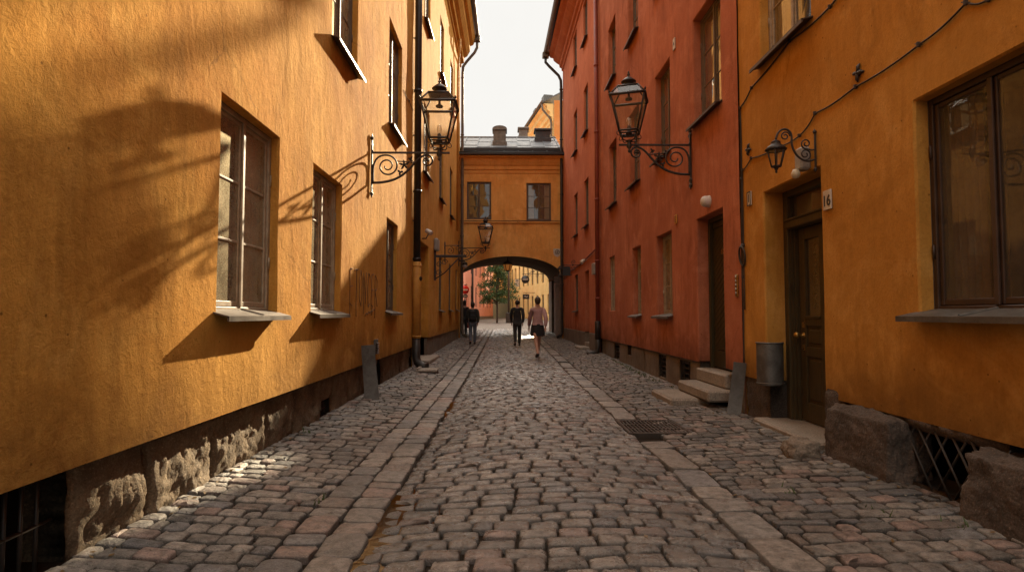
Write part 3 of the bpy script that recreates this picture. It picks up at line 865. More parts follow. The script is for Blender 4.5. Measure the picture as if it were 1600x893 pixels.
# doorway niche with a door of ochre boards and a dark transom
m = MB(); m.box(14.32, 15.83, -.33, -.302, .14, 2.3, 0, LF)
for i in range(7): m.box(14.34 + i * .213, 14.34 + i * .213 + .2, -.302, -.290, .16, 2.28, 0, LF, .004)
dd = m.build('door', M['pipe_yellow'], H2)
m = MB(); m.box(14.32, 15.83, -.34, -.25, 2.3, 2.42, 0, LF, .01)
for s in (14.32, 14.8, 15.3, 15.78): m.box(s, s + .05, -.34, -.29, 2.42, 3.02, 0, LF)
m.build('transom_frame', M['frame_dark'], dd)
m = MB(); m.quad(LF(14.37, -.31, 2.42), LF(15.78, -.31, 2.42), LF(15.78, -.31, 3.02), LF(14.37, -.31, 3.02)); m.build('pane', M['pane'], dd)
m = MB()
for i in range(9):
    a = 15.87 + i * 1.08; b = min(a + 1.06, 25.58)
    m.box(a, b, -.12, -.035 + (.006 if i % 2 else 0), -.05 + ramp_z(a), .618, 0, LF, .012)
m.build('plinth', M['granite'], H2)
m = MB(); m.box(14.05, 14.29, -.1, -.04, -.05, .615, 0, LF, .01); m.box(13.27, 14.045, -.12, -.04, -.05, .618, 0, LF, .012)
m.build('plinth', M['granite'], H2)
m = MB(); m.box(14.0, 15.95, -.3, .28, -.05, .16, 0, LF, .015); m.build('doorstep', M['step_stone'], H2)
cor = [(0, 12.0), (.05, 12.02), (.06, 12.16), (.16, 12.2), (.17, 12.42), (.30, 12.5), (.42, 12.72), (.44, 12.95), (.56, 13.0), (.66, 13.22), (0, 13.24)]
m = MB(); sweep_profile(m, LF, 13.25, 25.6, cor, 0, 6); m.build('cornice', M['yellow_far'], H2)
m = MB(); roof(m, LF, 13.25, 25.55, 13.42, 9, .80, 3.2); m.build('roof', [M['roof_metal'], M['yellow_far']], H2)
m = gutter_run(LF, 13.25, 25.62, .74, 13.38, H2)
m.box(25.36, 25.62, .6, .88, 13.12, 13.36, 0, LF, .02); m.build('gutter', M['gutter'], H2)
m = MB()
P = lambda d, z, y=25.5: LF(y, d, z)
m.tube([P(.74, 13.14), P(.74, 12.86), P(.62, 12.62), P(.28, 12.22), P(.13, 12.0), P(.11, 11.7), P(.11, .5), P(.16, .38), P(.34, .27)], .062, 12)
pipe_bands(m, [P(.11, z) for z in (11.5, 9.0, 6.8, 4.6, 2.6)], .062)
m.build('downpipe', M['gutter'], H2)
m = MB(); P = lambda d, z, y=23.3: LF(y, d, z)
m.tube([P(.18, 12.2), P(.16, 11.7), P(.12, 11.3), P(.10, 10.9), P(.10, 4.5)], .045, 10)
m.build('downpipe', M['pipe_yellow'], H2)

# ---------------- right near yellow house
H3 = root_of('plastered_house', (2.9, 4, 0), 'shaded ochre house at the front with brown door numbered 16 and boulder base', 'house')
ops_R = [(3.05, 4.15, 1.25, 2.77, .10), (5.39, 6.63, .50, 2.62, .22, 1), (5.5, 6.63, 4.05, 5.85, .10), (3.05, 4.15, 4.05, 5.85, .10), (.4, 1.6, 1.25, 2.77, .1)]
m = MB(); wall_face(m, RY, -3, 7.24, .50, 13.0, ops_R, step=.16)
shell(m, RY, -3, 7.24, 0, 13.0, 9)
m.quad(RY(-3, 0, .5), RY(5.39, 0, .5), RY(5.39, -.3, .5), RY(-3, -.3, .5))
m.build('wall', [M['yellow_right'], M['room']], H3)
for i in (0, 2, 3, 4):
    a, b, c, d, r = ops_R[i][:5]
    window(RY, H3, a, b, c, d, r, 2, 1 if i in (0, 4) else 3, 'frame_dark' if i in (0, 4) else 'frame_light', 'pane_dim' if i in (0, 4) else 'pane', True, 'curtain_dim' if i != 2 else 'curtain', 0, 'lead' if i == 0 else 'sill_metal', .14 if i == 0 else .11)
# door 16: frame, transom light, panelled leaf
def panel_door(F, parent, a, b, z0, z1, ztr, r, mat, knob_s, glass=True):
    m = MB(); D = -r
    m.box(a + .012, a + .10, D - .09, D, z0, z1, 0, F, .008); m.box(b - .10, b - .012, D - .09, D, z0, z1, 0, F, .008)
    m.box(a + .10, b - .10, D - .09, D - .004, z1 - .08, z1 - .012, 0, F, .006)
    if ztr: m.box(a + .10, b - .10, D - .10, D + .025, ztr, ztr + .10, 0, F, .012); m.box(a + .10, b - .10, D - .10, D + .045, ztr + .085, ztr + .105, 0, F, .004)
    for q in (.03, .06): m.box(a + .10 + q - .03, a + .10 + q - .012, D - .10, D - q, z0, z1 - .1, 0, F); m.box(b - .10 - q + .012, b - .10 - q + .03, D - .10, D - q, z0, z1 - .1, 0, F)
    o = m.build('door', M[mat], parent)
    l0, l1, top = a + .16, b - .16, (ztr or z1 - .08) - .004
    q0, q1 = D - .14, D - .095
    m = MB(); st = .12
    m.box(l0, l0 + st, q0, q1, z0 + .01, top, 0, F, .004); m.box(l1 - st, l1, q0, q1, z0 + .01, top, 0, F, .004)
    mid = (l0 + l1) / 2; m.box(mid - .045, mid + .045, q0, q1 - .001, z0 + .2, top - .12, 0, F, .004)
    rails = [z0 + .01, z0 + .62, z0 + .98, z0 + 1.06, top - .13]
    for zz, hh in ((z0 + .01, .2), (z0 + .70, .10), (z0 + 1.02, .10), (top - .13, .13)): m.box(l0 + st, l1 - st, q0, q1 - .002, zz, zz + hh, 0, F, .004)
    for (s0, s1) in ((l0 + st, mid - .045), (mid + .045, l1 - st)):
        for (e0, e1) in ((z0 + .21, z0 + .70), (z0 + .80, z0 + 1.02)):
            m.box(s0, s1, q0, q1 - .022, e0, e1, 0, F); m.box(s0 + .035, s1 - .035, q0, q1 - .010, e0 + .035, e1 - .035, 0, F, .012)
        m.box(s0 - .012, s1 + .012, q1 - .003, q1 + .012, z0 + 1.10, z0 + 1.128, 0, F, .004)
        if not glass: m.box(s0, s1, q0, q1 - .022, z0 + 1.12, top - .13, 0, F)
    m.build('leaf', M[mat], o)
    if glass:
        g = MB()
        for (s0, s1) in ((l0 + st, mid - .045), (mid + .045, l1 - st)):
            Q = [F(s0, q1 - .025, z0 + 1.12), F(s1, q1 - .025, z0 + 1.12), F(s1, q1 - .025, top - .13), F(s0, q1 - .025, top - .13)]; g.quad(*Q[::-1])
        if ztr:
            Q = [F(a + .13, D - .06, ztr + .10), F(b - .13, D - .06, ztr + .10), F(b - .13, D - .06, z1 - .08), F(a + .13, D - .06, z1 - .08)]; g.quad(*Q[::-1])
        g.build('pane', M['pane'], o)
        # wrought scroll grille behind the glass
        for (s0, s1) in ((l0 + st, mid - .045), (mid + .045, l1 - st)):
            g = MB(); c_ = (s0 + s1) / 2; zz = z0 + 1.2
            while zz < top - .2:
                for sg in (-1, 1): g.tube([F(c_ + sg * .05 * math.sin(t * .7) * (1 - t / 12), q1 - .04, zz + .012 * t) for t in range(10)], .006, 5)
                zz += .11
            g.build('grille', M['iron'], o)
    k = MB(); ks = knob_s; kz = z0 + .92
    k.lathe(F(ks, q1, kz), [(.032, 0), (.032, .008), (.012, .012), (.012, .05), (.03, .06), (.038, .08), (.030, .098), (0, .104)], 14, axis=(-1, 0, 0))
    k.build('knob', M['brass'], o)
    k = MB(); k.box(ks - .022, ks + .022, q1, q1 + .006, kz - .16, kz - .10, 0, F, .002); k.build('lock_plate', M['brass'], o)
    k = MB(); k.box(ks - .022, ks + .022, q1, q1 + .006, kz + .08, kz + .14, 0, F, .002)
    k.build('lock_plate', M['brass'], o)
    return o
panel_door(RY, H3, 5.39, 6.63, .10, 2.62, 2.18, .22, 'door_olive', 6.40)
m = MB(); m.box(5.33, 6.70, -.42, .13, -.05, .098, 0, RY, .02); m.build('doorstep', M['step_stone'], H3)
m = MB()
rough_block(m, RY, 6.64, 7.23, -.05, .62, -.012, .03, .05, 21, 0, .34, .03)
m.build('plinth', M['granite_pink'], H3); m = MB()
rough_block(m, RY, 5.16, 5.385, -.05, .60, .03, .05, .05, 25, 0, .34, .05)
rock(m, (2.90, 4.72, .12), (.165, .43, .36), 3.3, .09, 6, .86)
rock(m, (2.91, 3.12, .10), (.19, .48, .34), 7.7, .10, 6, .86)
rough_block(m, RY, 3.5, 4.6, .42, .53, -.02, .05, .05, 31, 0, .3, .03)
rough_block(m, RY, 3.55, 4.55, -.08, .06, .0, .05, .05, 35, 0, .3, .03)
rough_block(m, RY, -2.9, 2.7, -.05, .50, .02, .08, .1, 37, 0, .3, .05)
m.quad(RY(2.6, -.42, -.1), RY(5.3, -.42, -.1), RY(5.3, -.42, .6), RY(2.6, -.42, .6), 1)
m.build('plinth', [M['granite_pink'], M['dark']], H3)
m = MB()
for i in range(9):
    s = 3.45 + i * .16
    for sg in (-1, 1): m.tube([RY(s, -.03 + .008 * sg, .02), RY(s + sg * .30, -.03 + .008 * sg, .46)], .009, 5)
m.build('basement_grille', M['iron'], H3)
m = MB(); roof(m, RY, -3, 7.2, 13.0, 9, .7, 3.2); sweep_profile(m, RY, -3, 7.2, [(0, 12.3), (.1, 12.35), (.14, 12.6), (.5, 12.8), (.55, 12.95), (0, 12.97)], 1)
m.build('roof', [M['roof_metal'], M['yellow_right']], H3)

# ---------------- red house (near length and the jutting far length)
H4 = root_of('plastered_house', (2.83, 12, 0), 'long red house on the shaded side with stone steps to its door', 'house')
L2, L3 = (4.08, 5.74), (7.35, 8.95)
ops_N = [(7.8, 8.87, .54, 2.67, .17, 1)]
wn = []
for (a, b) in ((7.78, 8.92), (10.15, 11.15), (12.4, 13.4), (14.86, 15.9)): wn += [(a, b, *L2, .12), (a, b, *L3, .12)]
wn += [(10.15, 11.15, 1.22, 2.70, .12), (12.4, 13.2, 1.22, 2.70, .12), (15.2, 16.0, 1.32, 2.76, .045)]
m = MB(); wall_face(m, RN, 7.24, 17.5, .54, 12.6, ops_N + wn, step=.2)
shell(m, RN, 7.25, 17.5, 0, 12.6, 9)
m.quad(RN(7.24, 0, .54), RN(7.8, 0, .54), RN(7.8, -.3, .54), RN(7.24, -.3, .54)); m.quad(RN(8.87, 0, .54), RN(17.5, 0, .54), RN(17.5, -.3, .54), RN(8.87, -.3, .54))
m.build('wall', [M['red'], M['room']], H4)
for i, (a, b, c, d, r) in enumerate(wn):
    window(RN, H4, a, b, c, d, r, 2, 3, 'frame_brown' if c > 3 else 'frame_light', 'pane' if c > 3 else 'pane_dusty', r > .1, 'curtain_dim' if i % 3 else 'curtain', 0 if a < 11.5 else 1, 'sill_metal' if c > 3 else 'lead')
# plank door with slanted boards
m = MB(); D = -.17; a, b, z0, z1 = 7.8, 8.87, .455, 2.67
for (s0, s1) in ((a + .012, a + .07), (b - .07, b - .012)): m.box(s0, s1, D - .09, D, z0, z1 - .012, 0, RN, .006)
m.box(a + .07, b - .07, D - .09, D - .003, z1 - .075, z1 - .012, 0, RN, .006)
dr = m.build('door', M['door_green'], H4)
m = MB(); l0, l1, q0, q1 = a + .075, b - .075, D - .09, D - .05
m.box(l0, l1, q0, q1 - .016, z0 + .02, z1 - .08, 0, RN)
m.box(l0, l1, q0, q1 + .006, z0 + .02, z0 + .26, 0, RN, .006); m.box(l0, l1, q0, q1 + .001, z1 - .16, z1 - .08, 0, RN, .004)
mid = (l0 + l1) / 2
zz = z0 + .20
while zz < z1 - .1:
    for (s0, s1, sl) in ((l0 + .004, mid - .004, .55), (mid + .004, l1 - .004, -.55)):
        h = .082; w_ = s1 - s0
        A = [(s0, zz), (s1, zz + sl * w_), (s1, zz + sl * w_ + h), (s0, zz + h)]
        A = [(s, max(z0 + .262, min(z1 - .165, v))) for s, v in A]
        if max(v for _, v in A) - min(v for _, v in A) > .02:
            for (p, q) in ((-.016, 0),):
                fr = [RN(s, q1 - .002, v) for s, v in A]; bk = [RN(s, q1 - .018, v) for s, v in A]
                m.add(fr + bk, [(0, 1, 2, 3), (0, 1, 5, 4), (1, 2, 6, 5), (2, 3, 7, 6), (3, 0, 4, 7)])
    zz += .09
m.build('leaf', M['door_green'], dr)
m = MB(); m.lathe(RN(8.03, q1 + .004, 1.47), [(.03, 0), (.03, .008), (.011, .012), (.011, .05), (.034, .06), (.036, .085), (0, .1)], 14, axis=(-1, 0, 0))
m.build('knob', M['brass'], dr)
m = MB(); m.box(8.0, 8.06, q1 + .004, q1 + .012, 1.30, 1.40, 0, RN, .003); m.build('lock_plate', M['brass'], dr)
m = MB(); m.box(8.18, 8.44, q1 + .004, q1 + .014, 2.10, 2.17, 0, RN, .003); m.build('letter_slot', M['brass'], dr)
m = MB(); m.box(8.28, 8.31, q1 + .004, q1 + .02, 2.42, 2.46, 0, RN, .003); m.build('peephole', M['brass'], dr)
# stone steps of the red door
m = MB()
m.box(7.76, 8.9, -.28, .025, .27, .455, 0, RN, .02)
m.box(7.62, 8.92, -.1, .30, .12, .268, 0, RN, .025)
m.box(8.02, 9.05, .12, .66, -.06, .118, 0, RN, .03)
m.build('steps', M['step_stone'], H4)
m = MB(); random.seed(5)
rough_block(m, RN, 7.266, 7.734, -.06, .535, -.035, .018, .06, 2, 0, .3, .02); m.build('plinth', M['granite'], H4); m = MB()
RB = [(8.93, 9.42, 0), (9.92, 10.75, 0), (11.25, 12.3, 0), (12.3, 13.55, 0), (13.95, 14.9, 0), (15.55, 16.5, 0), (16.5, 17.48, 0)]
for i, (a, b, _) in enumerate(RB): rough_block(m, RN, a + .006, b - .006, -.06, .535 if a < 16 else .54, -.035 + random.uniform(-.01, .008), .018, .06, 5.7 * i + 2, 0, .3, .02)
for (a, b) in ((9.42, 9.92), (10.75, 11.25), (14.9, 15.55)):
    m.box(a, b, -.3, -.05, -.06, .08, 0, RN, .01); m.box(a, b, -.3, -.05, .49, .536, 0, RN, .008)
m.box(13.55, 13.95, -.3, -.04, -.05, .30, 0, RN, .01)
m.quad(RN(8.95, -.24, -.1), RN(17.5, -.24, -.1), RN(17.5, -.24, .6), RN(8.95, -.24, .6), 1)
m.build('plinth', [M['granite'], M['dark']], H4)
for (a, b) in ((9.42, 9.92), (10.75, 11.25), (14.9, 15.55)):
    m = MB()
    for i in range(5): m.box(a, b, -.10, -.088, .10 + .085 * i, .128 + .085 * i, 0, RN)
    for t in (.25, .75): m.box(a + (b - a) * t - .012, a + (b - a) * t + .012, -.087, -.078, .08, .49, 0, RN)
    m.build('basement_grille', M['bronze'], H4)
m = MB(); roof(m, RN, 7.3, 17.5, 12.6, 9, .78, 3.2); sweep_profile(m, RN, 7.3, 17.5, [(0, 11.9), (.1, 11.95), (.14, 12.1), (.5, 12.4), (.56, 12.55), (0, 12.57)], 1)
m.build('roof', [M['roof_metal'], M['red']], H4)
m = MB(); P = lambda d, z, y=17.3: RN(y, d, z)
m.tube([P(.10, 12.3), P(.10, 1.0)], .06, 12); pipe_bands(m, [P(.10, z) for z in (11, 8.6, 6.6, 4.6, 2.8, 1.7)], .06)
dp = m.build('downpipe', M['pipe_red'], H4)
m = MB(); m.lathe(P(.10, .52), [(.085, 0), (.085, .5), (.065, .52)], 12); m.tube([P(.10, .54), P(.10, .26), P(.14, .15), P(.32, .08), P(.42, .065)], .08, 12); m.build('shoe', M['pipe_black'], dp)

H5 = root_of('plastered_house', (2.6, 21.5, .1), 'warm red house beside the archway, jutting out past the red downpipe', 'house')
wf = []
for (a, b) in ((18.95, 19.85), (21.35, 22.3)): wf += [(a, b, 4.12, 5.68, .07), (a, b, 7.2, 8.78, .07), (a, b, 10.3, 11.75, .07)]
wf += [(21.35, 22.25, 1.36, 2.68, .06)]
m = MB(); wall_face(m, RF, 17.5, 25.6, .66, 12.6, wf + [(18.95, 19.85, .66, 2.66, .15, 1)], step=.35)
shell(m, RF, 17.5, 25.6, 0, 12.6, 9); m.build('wall', [M['red_far'], M['room']], H5)
for i, (a, b, c, d, r) in enumerate(wf): window(RF, H5, a, b, c, d, r, 2, 3, 'frame_brown', 'pane', True, 'curtain_dim' if i % 2 else None, 1)
m = MB(); m.box(18.97, 19.83, -.22, -.16, .30, 2.64, 0, RF, .005)
for i in range(6): m.box(19.02 + i * .13, 19.02 + i * .13 + .122, -.16, -.148, .34, 2.6, 0, RF, .004)
d5 = m.build('door', M['door_grey'], H5)
m = MB(); m.tube([RF(19.1, -.148, 1.3), RF(19.1, -.09, 1.3), RF(19.24, -.09, 1.3)], .012, 8); m.build('handle', M['white'], d5)
m = MB()
m.box(17.524, 18.926, -.2, .012, -.02, .655, 0, RF, .012); m.build('plinth', M['granite'], H5); m = MB()
for (a, b) in ((19.87, 21.1), (21.1, 22.6), (22.6, 24.1), (24.1, 25.58)): m.box(a + .004, b - .004, -.2, .012, -.02, .655, 0, RF, .012)
m.build('plinth', M['granite'], H5)
m = MB(); m.box(18.85, 19.95, -.2, .34, .0, .20, 0, RF, .02); m.box(18.92, 19.88, -.3, .012, .2, .33, 0, RF, .015); m.build('doorstep', M['step_stone'], H5)
cor = [(0, 11.85), (.05, 11.87), (.06, 11.98), (.14, 12.02), (.16, 12.14), (.26, 12.2), (.40, 12.32), (.42, 12.42), (.55, 12.46), (.62, 12.58), (0, 12.6)]
m = MB(); sweep_profile(m, RF, 17.5, 25.6, cor, 0, 4); m.build('cornice', M['red_far'], H5)
m = MB(); roof(m, RF, 17.5, 25.55, 12.66, 9, .80, 3.0); m.build('roof', [M['roof_metal'], M['red_far']], H5)
m = gutter_run(RF, 17.5, 25.62, .76, 12.64, H5); m.box(25.34, 25.62, .62, .9, 12.40, 12.62, 0, RF, .02)
m.build('gutter', M['gutter'], H5)
m = MB(); P = lambda d, z, y=25.48: RF(y, d, z)
m.tube([P(.76, 12.42), P(.76, 12.2), P(.60, 12.02), P(.2, 11.62), P(.10, 11.4), P(.09, 11.1), P(.09, .5), P(.13, .36), P(.32, .24)], .062, 12)
pipe_bands(m, [P(.09, z) for z in (11, 8.8, 6.4, 4.4, 2.5)], .062); m.build('downpipe', M['pipe_black'], H5)
m = MB(); m.tube([RF(17.6, .04, 3.15), RF(20.5, .03, 2.98), RF(25.3, .03, 2.9)], .022, 6); m.build('conduit', M['pipe_red'], H5)

# ---------------- arch house spanning the street
AX0, AX1, AY0, AY1 = -2.6, 2.95, 25.7, 33.4
H6 = root_of('arch_house', (.24, 25.7, .15), 'orange house bridging the lane over a wide low arch, grey metal roof with chimneys', 'house')
AC, AH, ASP, AAP = .235, 2.19, 2.84, 3.74
AC2, AH2 = -.155, 2.585      # the passage widens to the left behind the front arch
def arch_z(x, dz=0.):
    u = (x - (AC2 if dz else AC)) / (AH2 if dz else AH)
    return (ASP + (AAP - ASP) * math.sqrt(max(0, 1 - u * u)) + dz) if abs(u) < 1 else -.1
opsA = [(-1.70, -.62, 5.33, 7.0, .05), (.90, 1.99, 5.28, 6.95, .05)]
m = MB(); wall_face(m, AF, AX0, AX1, 4.2, 8.0, opsA, step=.3)
AB = Front(AY1, 0, 1)
wall_face(m, AB, AX0, AX1, 4.35, 8.0, [], step=1.)
for (F, zt, dz, ac, ah) in ((AF, 4.2, 0., AC, AH), (AB, 4.35, .24, AC2, AH2)):
    xs = [min(AX0, ac - ah - .2)] + [ac - ah - .0001] + [ac + ah * math.sin(-PI / 2 + PI * i / 40) for i in range(41)] + [ac + ah + .0001, AX1]
    vs = []
    for x in xs: vs += [F(x, 0, arch_z(x, dz)), F(x, 0, zt)]
    m.add(vs, [(2 * i, 2 * i + 2, 2 * i + 3, 2 * i + 1) for i in range(len(xs) - 1)], 0)
for x in (AX0, AX1): m.quad((x, AY0, 0), (x, AY1, 0), (x, AY1, 8.0), (x, AY0, 8.0))
m.quad((AX0, AY0, 8.0), (AX1, AY0, 8.0), (AX1, AY1, 8.0), (AX0, AY1, 8.0))
m.build('wall', [M['orange_arch'], M['room']], H6)
m = MB(); vs = []
for i in range(41):
    t = math.sin(-PI / 2 + PI * i / 40) * .99999
    vs += [(AC + AH * t, AY0 + .004, arch_z(AC + AH * t)), (AC2 + AH2 * t, AY1 - .004, arch_z(AC2 + AH2 * t, .24))]
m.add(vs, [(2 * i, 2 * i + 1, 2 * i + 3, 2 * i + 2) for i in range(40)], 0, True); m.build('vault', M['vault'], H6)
for (p, q, sg) in (((AC - AH, AY0 + .01), (AC2 - AH2, AY1 - .01), -1), ((AC + AH, AY0 + .01), (AC2 + AH2, AY1 - .01), 1)):
    PF = Line(p, q, sg); m = MB(); a = 0.; i = 0
    while a < PF.len - .05:
        da = min(.75 + .2 * (i % 3), PF.len - a); z = 0.; k = 0
        while z < 2.9:
            z1 = min(z + [.5, .42, .58][(k + i) % 3], 3.0)
            if sg > 0 and 3.6 < a + da / 2 < 5.6: z = z1; k += 1; continue
            m.box(a + .004, a + da - .004, -.3, 0, z + .004, z1 - .004, 0, PF, .015)
            z = z1; k += 1
        a += da; i += 1
        if sg > 0 and a < 3.6 <= a + .5: m.build('passage_wall', M['granite'], H6); m = MB()
    m.build('passage_wall', M['granite'], H6)
m = MB(); m.box(AC + AH + .12, AC + AH + .2, 30.0, 32.6, .1, 2.86, 0); m.build('passage_door', M['door_grey'], H6)
for (a, b, c, d, r), gl in zip(opsA, ('pane', 'pane')):
    window(AF, H6, a, b, c, d, r, 2, 3, 'frame_brown', gl, False, 'curtain' if a > 0 else None, 0)
m = MB(); m.box(AX0, 2.52, 0, .06, 5.18, 5.26, 0, AF, .01); m.box(AX0, 2.52, 0, .075, 5.26, 5.28, 1, AF)
m.build('string_course', [M['orange_arch'], M['bronze']], H6)
cor = [(0, 7.35), (.03, 7.36), (.05, 7.5), (.10, 7.52), (.11, 7.66), (.16, 7.70), (.22, 7.82), (.23, 7.95), (.33, 8.0), (.36, 8.06), (0, 8.08)]
m = MB(); sweep_profile(m, AF, AX0, 2.52, cor, 0, 3); m.build('cornice', M['orange_arch'], H6)
m = MB(); YR, ZR, ZE = 29.6, 10.1, 8.16
def rz(y): return ZE + (ZR - ZE) * (y - 25.28) / (YR - 25.28)
x0, x1 = AX0 - .05, 2.51
m.quad((x0, 25.28, ZE), (x1, 25.28, ZE), (x1, YR, ZR), (x0, YR, ZR)); m.quad((x0, AY1 + .4, ZE), (x1, AY1 + .4, ZE), (x1, YR, ZR), (x0, YR, ZR))
for x in (x0, x1): m.add([(x, 25.28, ZE), (x, AY1 + .4, ZE), (x, YR, ZR)], [(0, 1, 2)])
x = x0 + .1; i = 0
while x < x1:
    m.box(x - .012, x + .012, 0, 1, 0, .035, 0, lambda a, t, h: (a, 25.28 + (YR - 25.28) * t, rz(25.28 + (YR - 25.28) * t) + h + .001)); x += .62
    for t in (.34, .67):
        yy = 25.28 + (YR - 25.28) * (t + (.1 if i % 2 else 0)); m.box(x - .60, x - .02, yy - .015, yy + .015, rz(yy) + .002, rz(yy) + .014)
    i += 1
m.tube([(x0, YR, ZR + .02), (x1, YR, ZR + .02)], .05, 8)
rf = m.build('roof', M['roof_metal'], H6)
m = MB(); m.box(x0, x1, 25.16, 25.30, 8.07, 8.15); m.box(x0, x1, 25.62, 25.70, rz(25.66) + .01, rz(25.66) + .15); m.tube([(x0, 25.2, 8.17), (x1, 25.2, 8.17)], .022, 6); m.build('snow_guard', M['roof_black'], rf)
def chimney(cx, cy, w, d, zt, style):
    m = MB(); zb = ZE + 1.0
    m.box(cx - w / 2, cx + w / 2, cy - d / 2, cy + d / 2, zb - 1.0, zt - (.14 if style else .1), 0, None, .01)
    m.box(cx - w / 2 - .05, cx + w / 2 + .05, cy - d / 2 - .05, cy + d / 2 + .05, rz(min(cy, YR)) - .35, rz(min(cy, YR)) + .06, 0, None, .02)
    if style == 1:
        n = 8; w2 = w / 2 + .05
        vs = [(cx + math.cos(PI * i / n) * w2, cy + sy * (d / 2 + .05), zt - .16 + math.sin(PI * i / n) * .16) for sy in (-1, 1) for i in range(n + 1)]
        m.add(vs, [(i, i + 1, n + 2 + i, n + 1 + i) for i in range(n)]); m.add(vs[:n + 1], [tuple(range(n + 1))]); m.add(vs[n + 1:], [tuple(range(n + 1))])
        m.box(cx - w2, cx + w2, cy - d / 2 - .05, cy + d / 2 + .05, zt - .20, zt - .162, 0)
    else:
        m.box(cx - w / 2 - .07, cx + w / 2 + .07, cy - d / 2 - .07, cy + d / 2 + .07, zt - .1, zt, 0, None, .015)
    return m
c1 = chimney(-.28, 27.5, .58, .6, 9.95, 1); c1.build('chimney', M['lead'], rf)
c2 = chimney(.93, 31.2, .46, .6, 11.05, 0); c2.build('chimney', M['lead'], rf)
c3 = chimney(1.80, 28.7, .70, .6, 10.2, 0); c3.build('chimney', M['roof_black'], rf)

# ---------------- houses beyond the arch
def far_house(name, F, loc, label, mat, height, ops, depth, base_mat=None, basez=1.2):
    H = root_of(name, loc, label, 'house')
    m = MB(); wall_face(m, F, 0, F.len, 0, height, ops, step=4., niche=.2); shell(m, F, 0, F.len, 0, height, depth)
    m.quad(F(0, 0, height), F(F.len, 0, height), F(F.len, -depth, height), F(0, -depth, height))
    m.build('wall', [M[mat], M['dark']], H)
    m = MB()
    g = MB()
    for (a, b, c, d, r) in ops:
        for s0, s1 in ((a + .012, a + .10), ((a + b) / 2 - .04, (a + b) / 2 + .04), (b - .10, b - .012)): g.box(s0, s1, -r - .06, -r, c + .012, d - .012, 0, F)
        for t in (0, .33, .66, 1):
            zc = c + .05 + (d - c - .1) * t; g.box(a + .1, b - .1, -r - .055, -r - .004, zc - .03, zc + .03, 0, F)
        Q = [F(a, -r - .04, c), F(b, -r - .04, c), F(b, -r - .04, d), F(a, -r - .04, d)]
        w = g.build('window', M['frame_dark'], H); m.quad(*Q); m.build('pane', M['pane'], w); m = MB(); g = MB()
    if base_mat:
        m = MB(); m.box(.0, F.len, .0, .05, -.2, basez, 0, F); m.build('plinth', M[base_mat], H)
    return H
FP = Line((-4.1, 44), (-1.52, 72), -1)       # salmon facade, left of the street
opsP = []
for i in range(9):
    for zz in (1.9, 4.9):
        opsP.append((1.2 + i * 3.0, 2.3 + i * 3.0, zz, zz + 1.9, .1))
HP = far_house('distant_house', FP, (-4, 44, .4), 'salmon pink house seen through the left half of the arch', 'pink', 7.6, opsP, 8, 'granite', 1.0)
m = MB(); m.tube([FP(10.5, .12, .4), FP(10.5, .12, 7.5)], .09, 8); m.build('downpipe', M['bronze'], HP)
FC = Line((-1.72, 74.), (.62, 79.2), -1)      # ochre corner house with grey green base
HC = far_house('distant_house', FC, (-1, 76, .6), 'small ochre house with grey green base behind the tree', 'pale_yellow', 7.9, [(1.4, 2.4, 4.2, 6.4, .1), (3.6, 4.6, 4.2, 6.4, .1)], 6, 'green_base', 3.2)
FY = Line((4.55, 56), (.55, 79), 1)          # pale yellow facade on the right, with deep eave
opsY = []
for i in range(9):
    a = 1.6 + i * 2.45
    opsY.append((a, a + 1.0, 4.4, 7.0, .12)); opsY.append((a, a + 1.0, 1.2, 3.2, .12)); opsY.append((a, a + 1.0, 10.5, 13, .12))
HY = far_house('distant_house', FY, (4.4, 56, .5), 'tall pale yellow house with apricot gable end rising behind the arch roof', 'pale_yellow', 21.2, opsY, 1.7, None)
FG = Front(55.97, 0)
m = MB(); m.box(6.24, 14.0, 56.2, 60.5, 0, 10.2); m.add([(6.24, 56.2, 10.2), (14, 56.2, 10.2), (14, 60.5, 10.2), (6.24, 60.5, 10.2), (6.24, 58.3, 11.4), (14, 58.3, 11.4)], [(0, 1, 5, 4), (2, 3, 4, 5), (0, 4, 3), (1, 2, 5)]); m.build('wing', M['pale_yellow'], HY)  # unseen low block added to cut sun on the ground beyond the arch
m = MB(); m.box(4.62, 6.22, 0, .04, 0, 21.6, 0, FG); m.build('gable', M['apricot'], HY)
m = MB(); sweep_profile(m, FY, 0, FY.len, [(0, 19.6), (.1, 19.65), (.12, 20.0), (.3, 20.1), (.32, 20.5), (.6, 20.7), (.62, 21.1), (.95, 21.25), (0, 21.3)], 0, 3); m.build('cornice', M['pale_yellow'], HY)
m = MB(); m.add([FY(-.1, 1.1, 21.45), FY(FY.len, 1.1, 21.45), FY(FY.len, -1.7, 23.0), FY(-.1, -1.7, 23.0), FY(-.1, 1.1, 21.3), FY(FY.len, 1.1, 21.3), FY(FY.len, -1.7, 22.85), FY(-.1, -1.7, 22.85)],
      [(0, 1, 2, 3), (4, 5, 6, 7), (0, 1, 5, 4), (2, 3, 7, 6), (0, 3, 7, 4), (1, 2, 6, 5)])
m.box(2.5, 3.6, -.6, .3, 21.4, 23.1, 0, FY); m.box(6.5, 7.6, -.6, .3, 21.4, 23.1, 0, FY)
m.build('roof', M['lead'], HY)
m = MB(); m.tube([FY(-.1, 1.12, 21.42), FY(FY.len, 1.12, 21.42)], .12, 8)
m.tube([FY(.15, 1.1, 21.3), FY(.15, 1.0, 20.7), FY(.2, .25, 19.9), FY(.2, .15, 19.4), FY(.2, .15, 1)], .10, 8); m.build('gutter', M['gutter'], HY)
# unseen block added behind the red roofs, shading the sunny wall's near end
FT = Line((3.05, 30.4), (12.87, 28.53), -1)
HT = far_house('shade_block', FT, (8, 31, .3), 'unseen plain red block added behind the red roofs for its shadow', 'red_far', 13.5, [], 8)
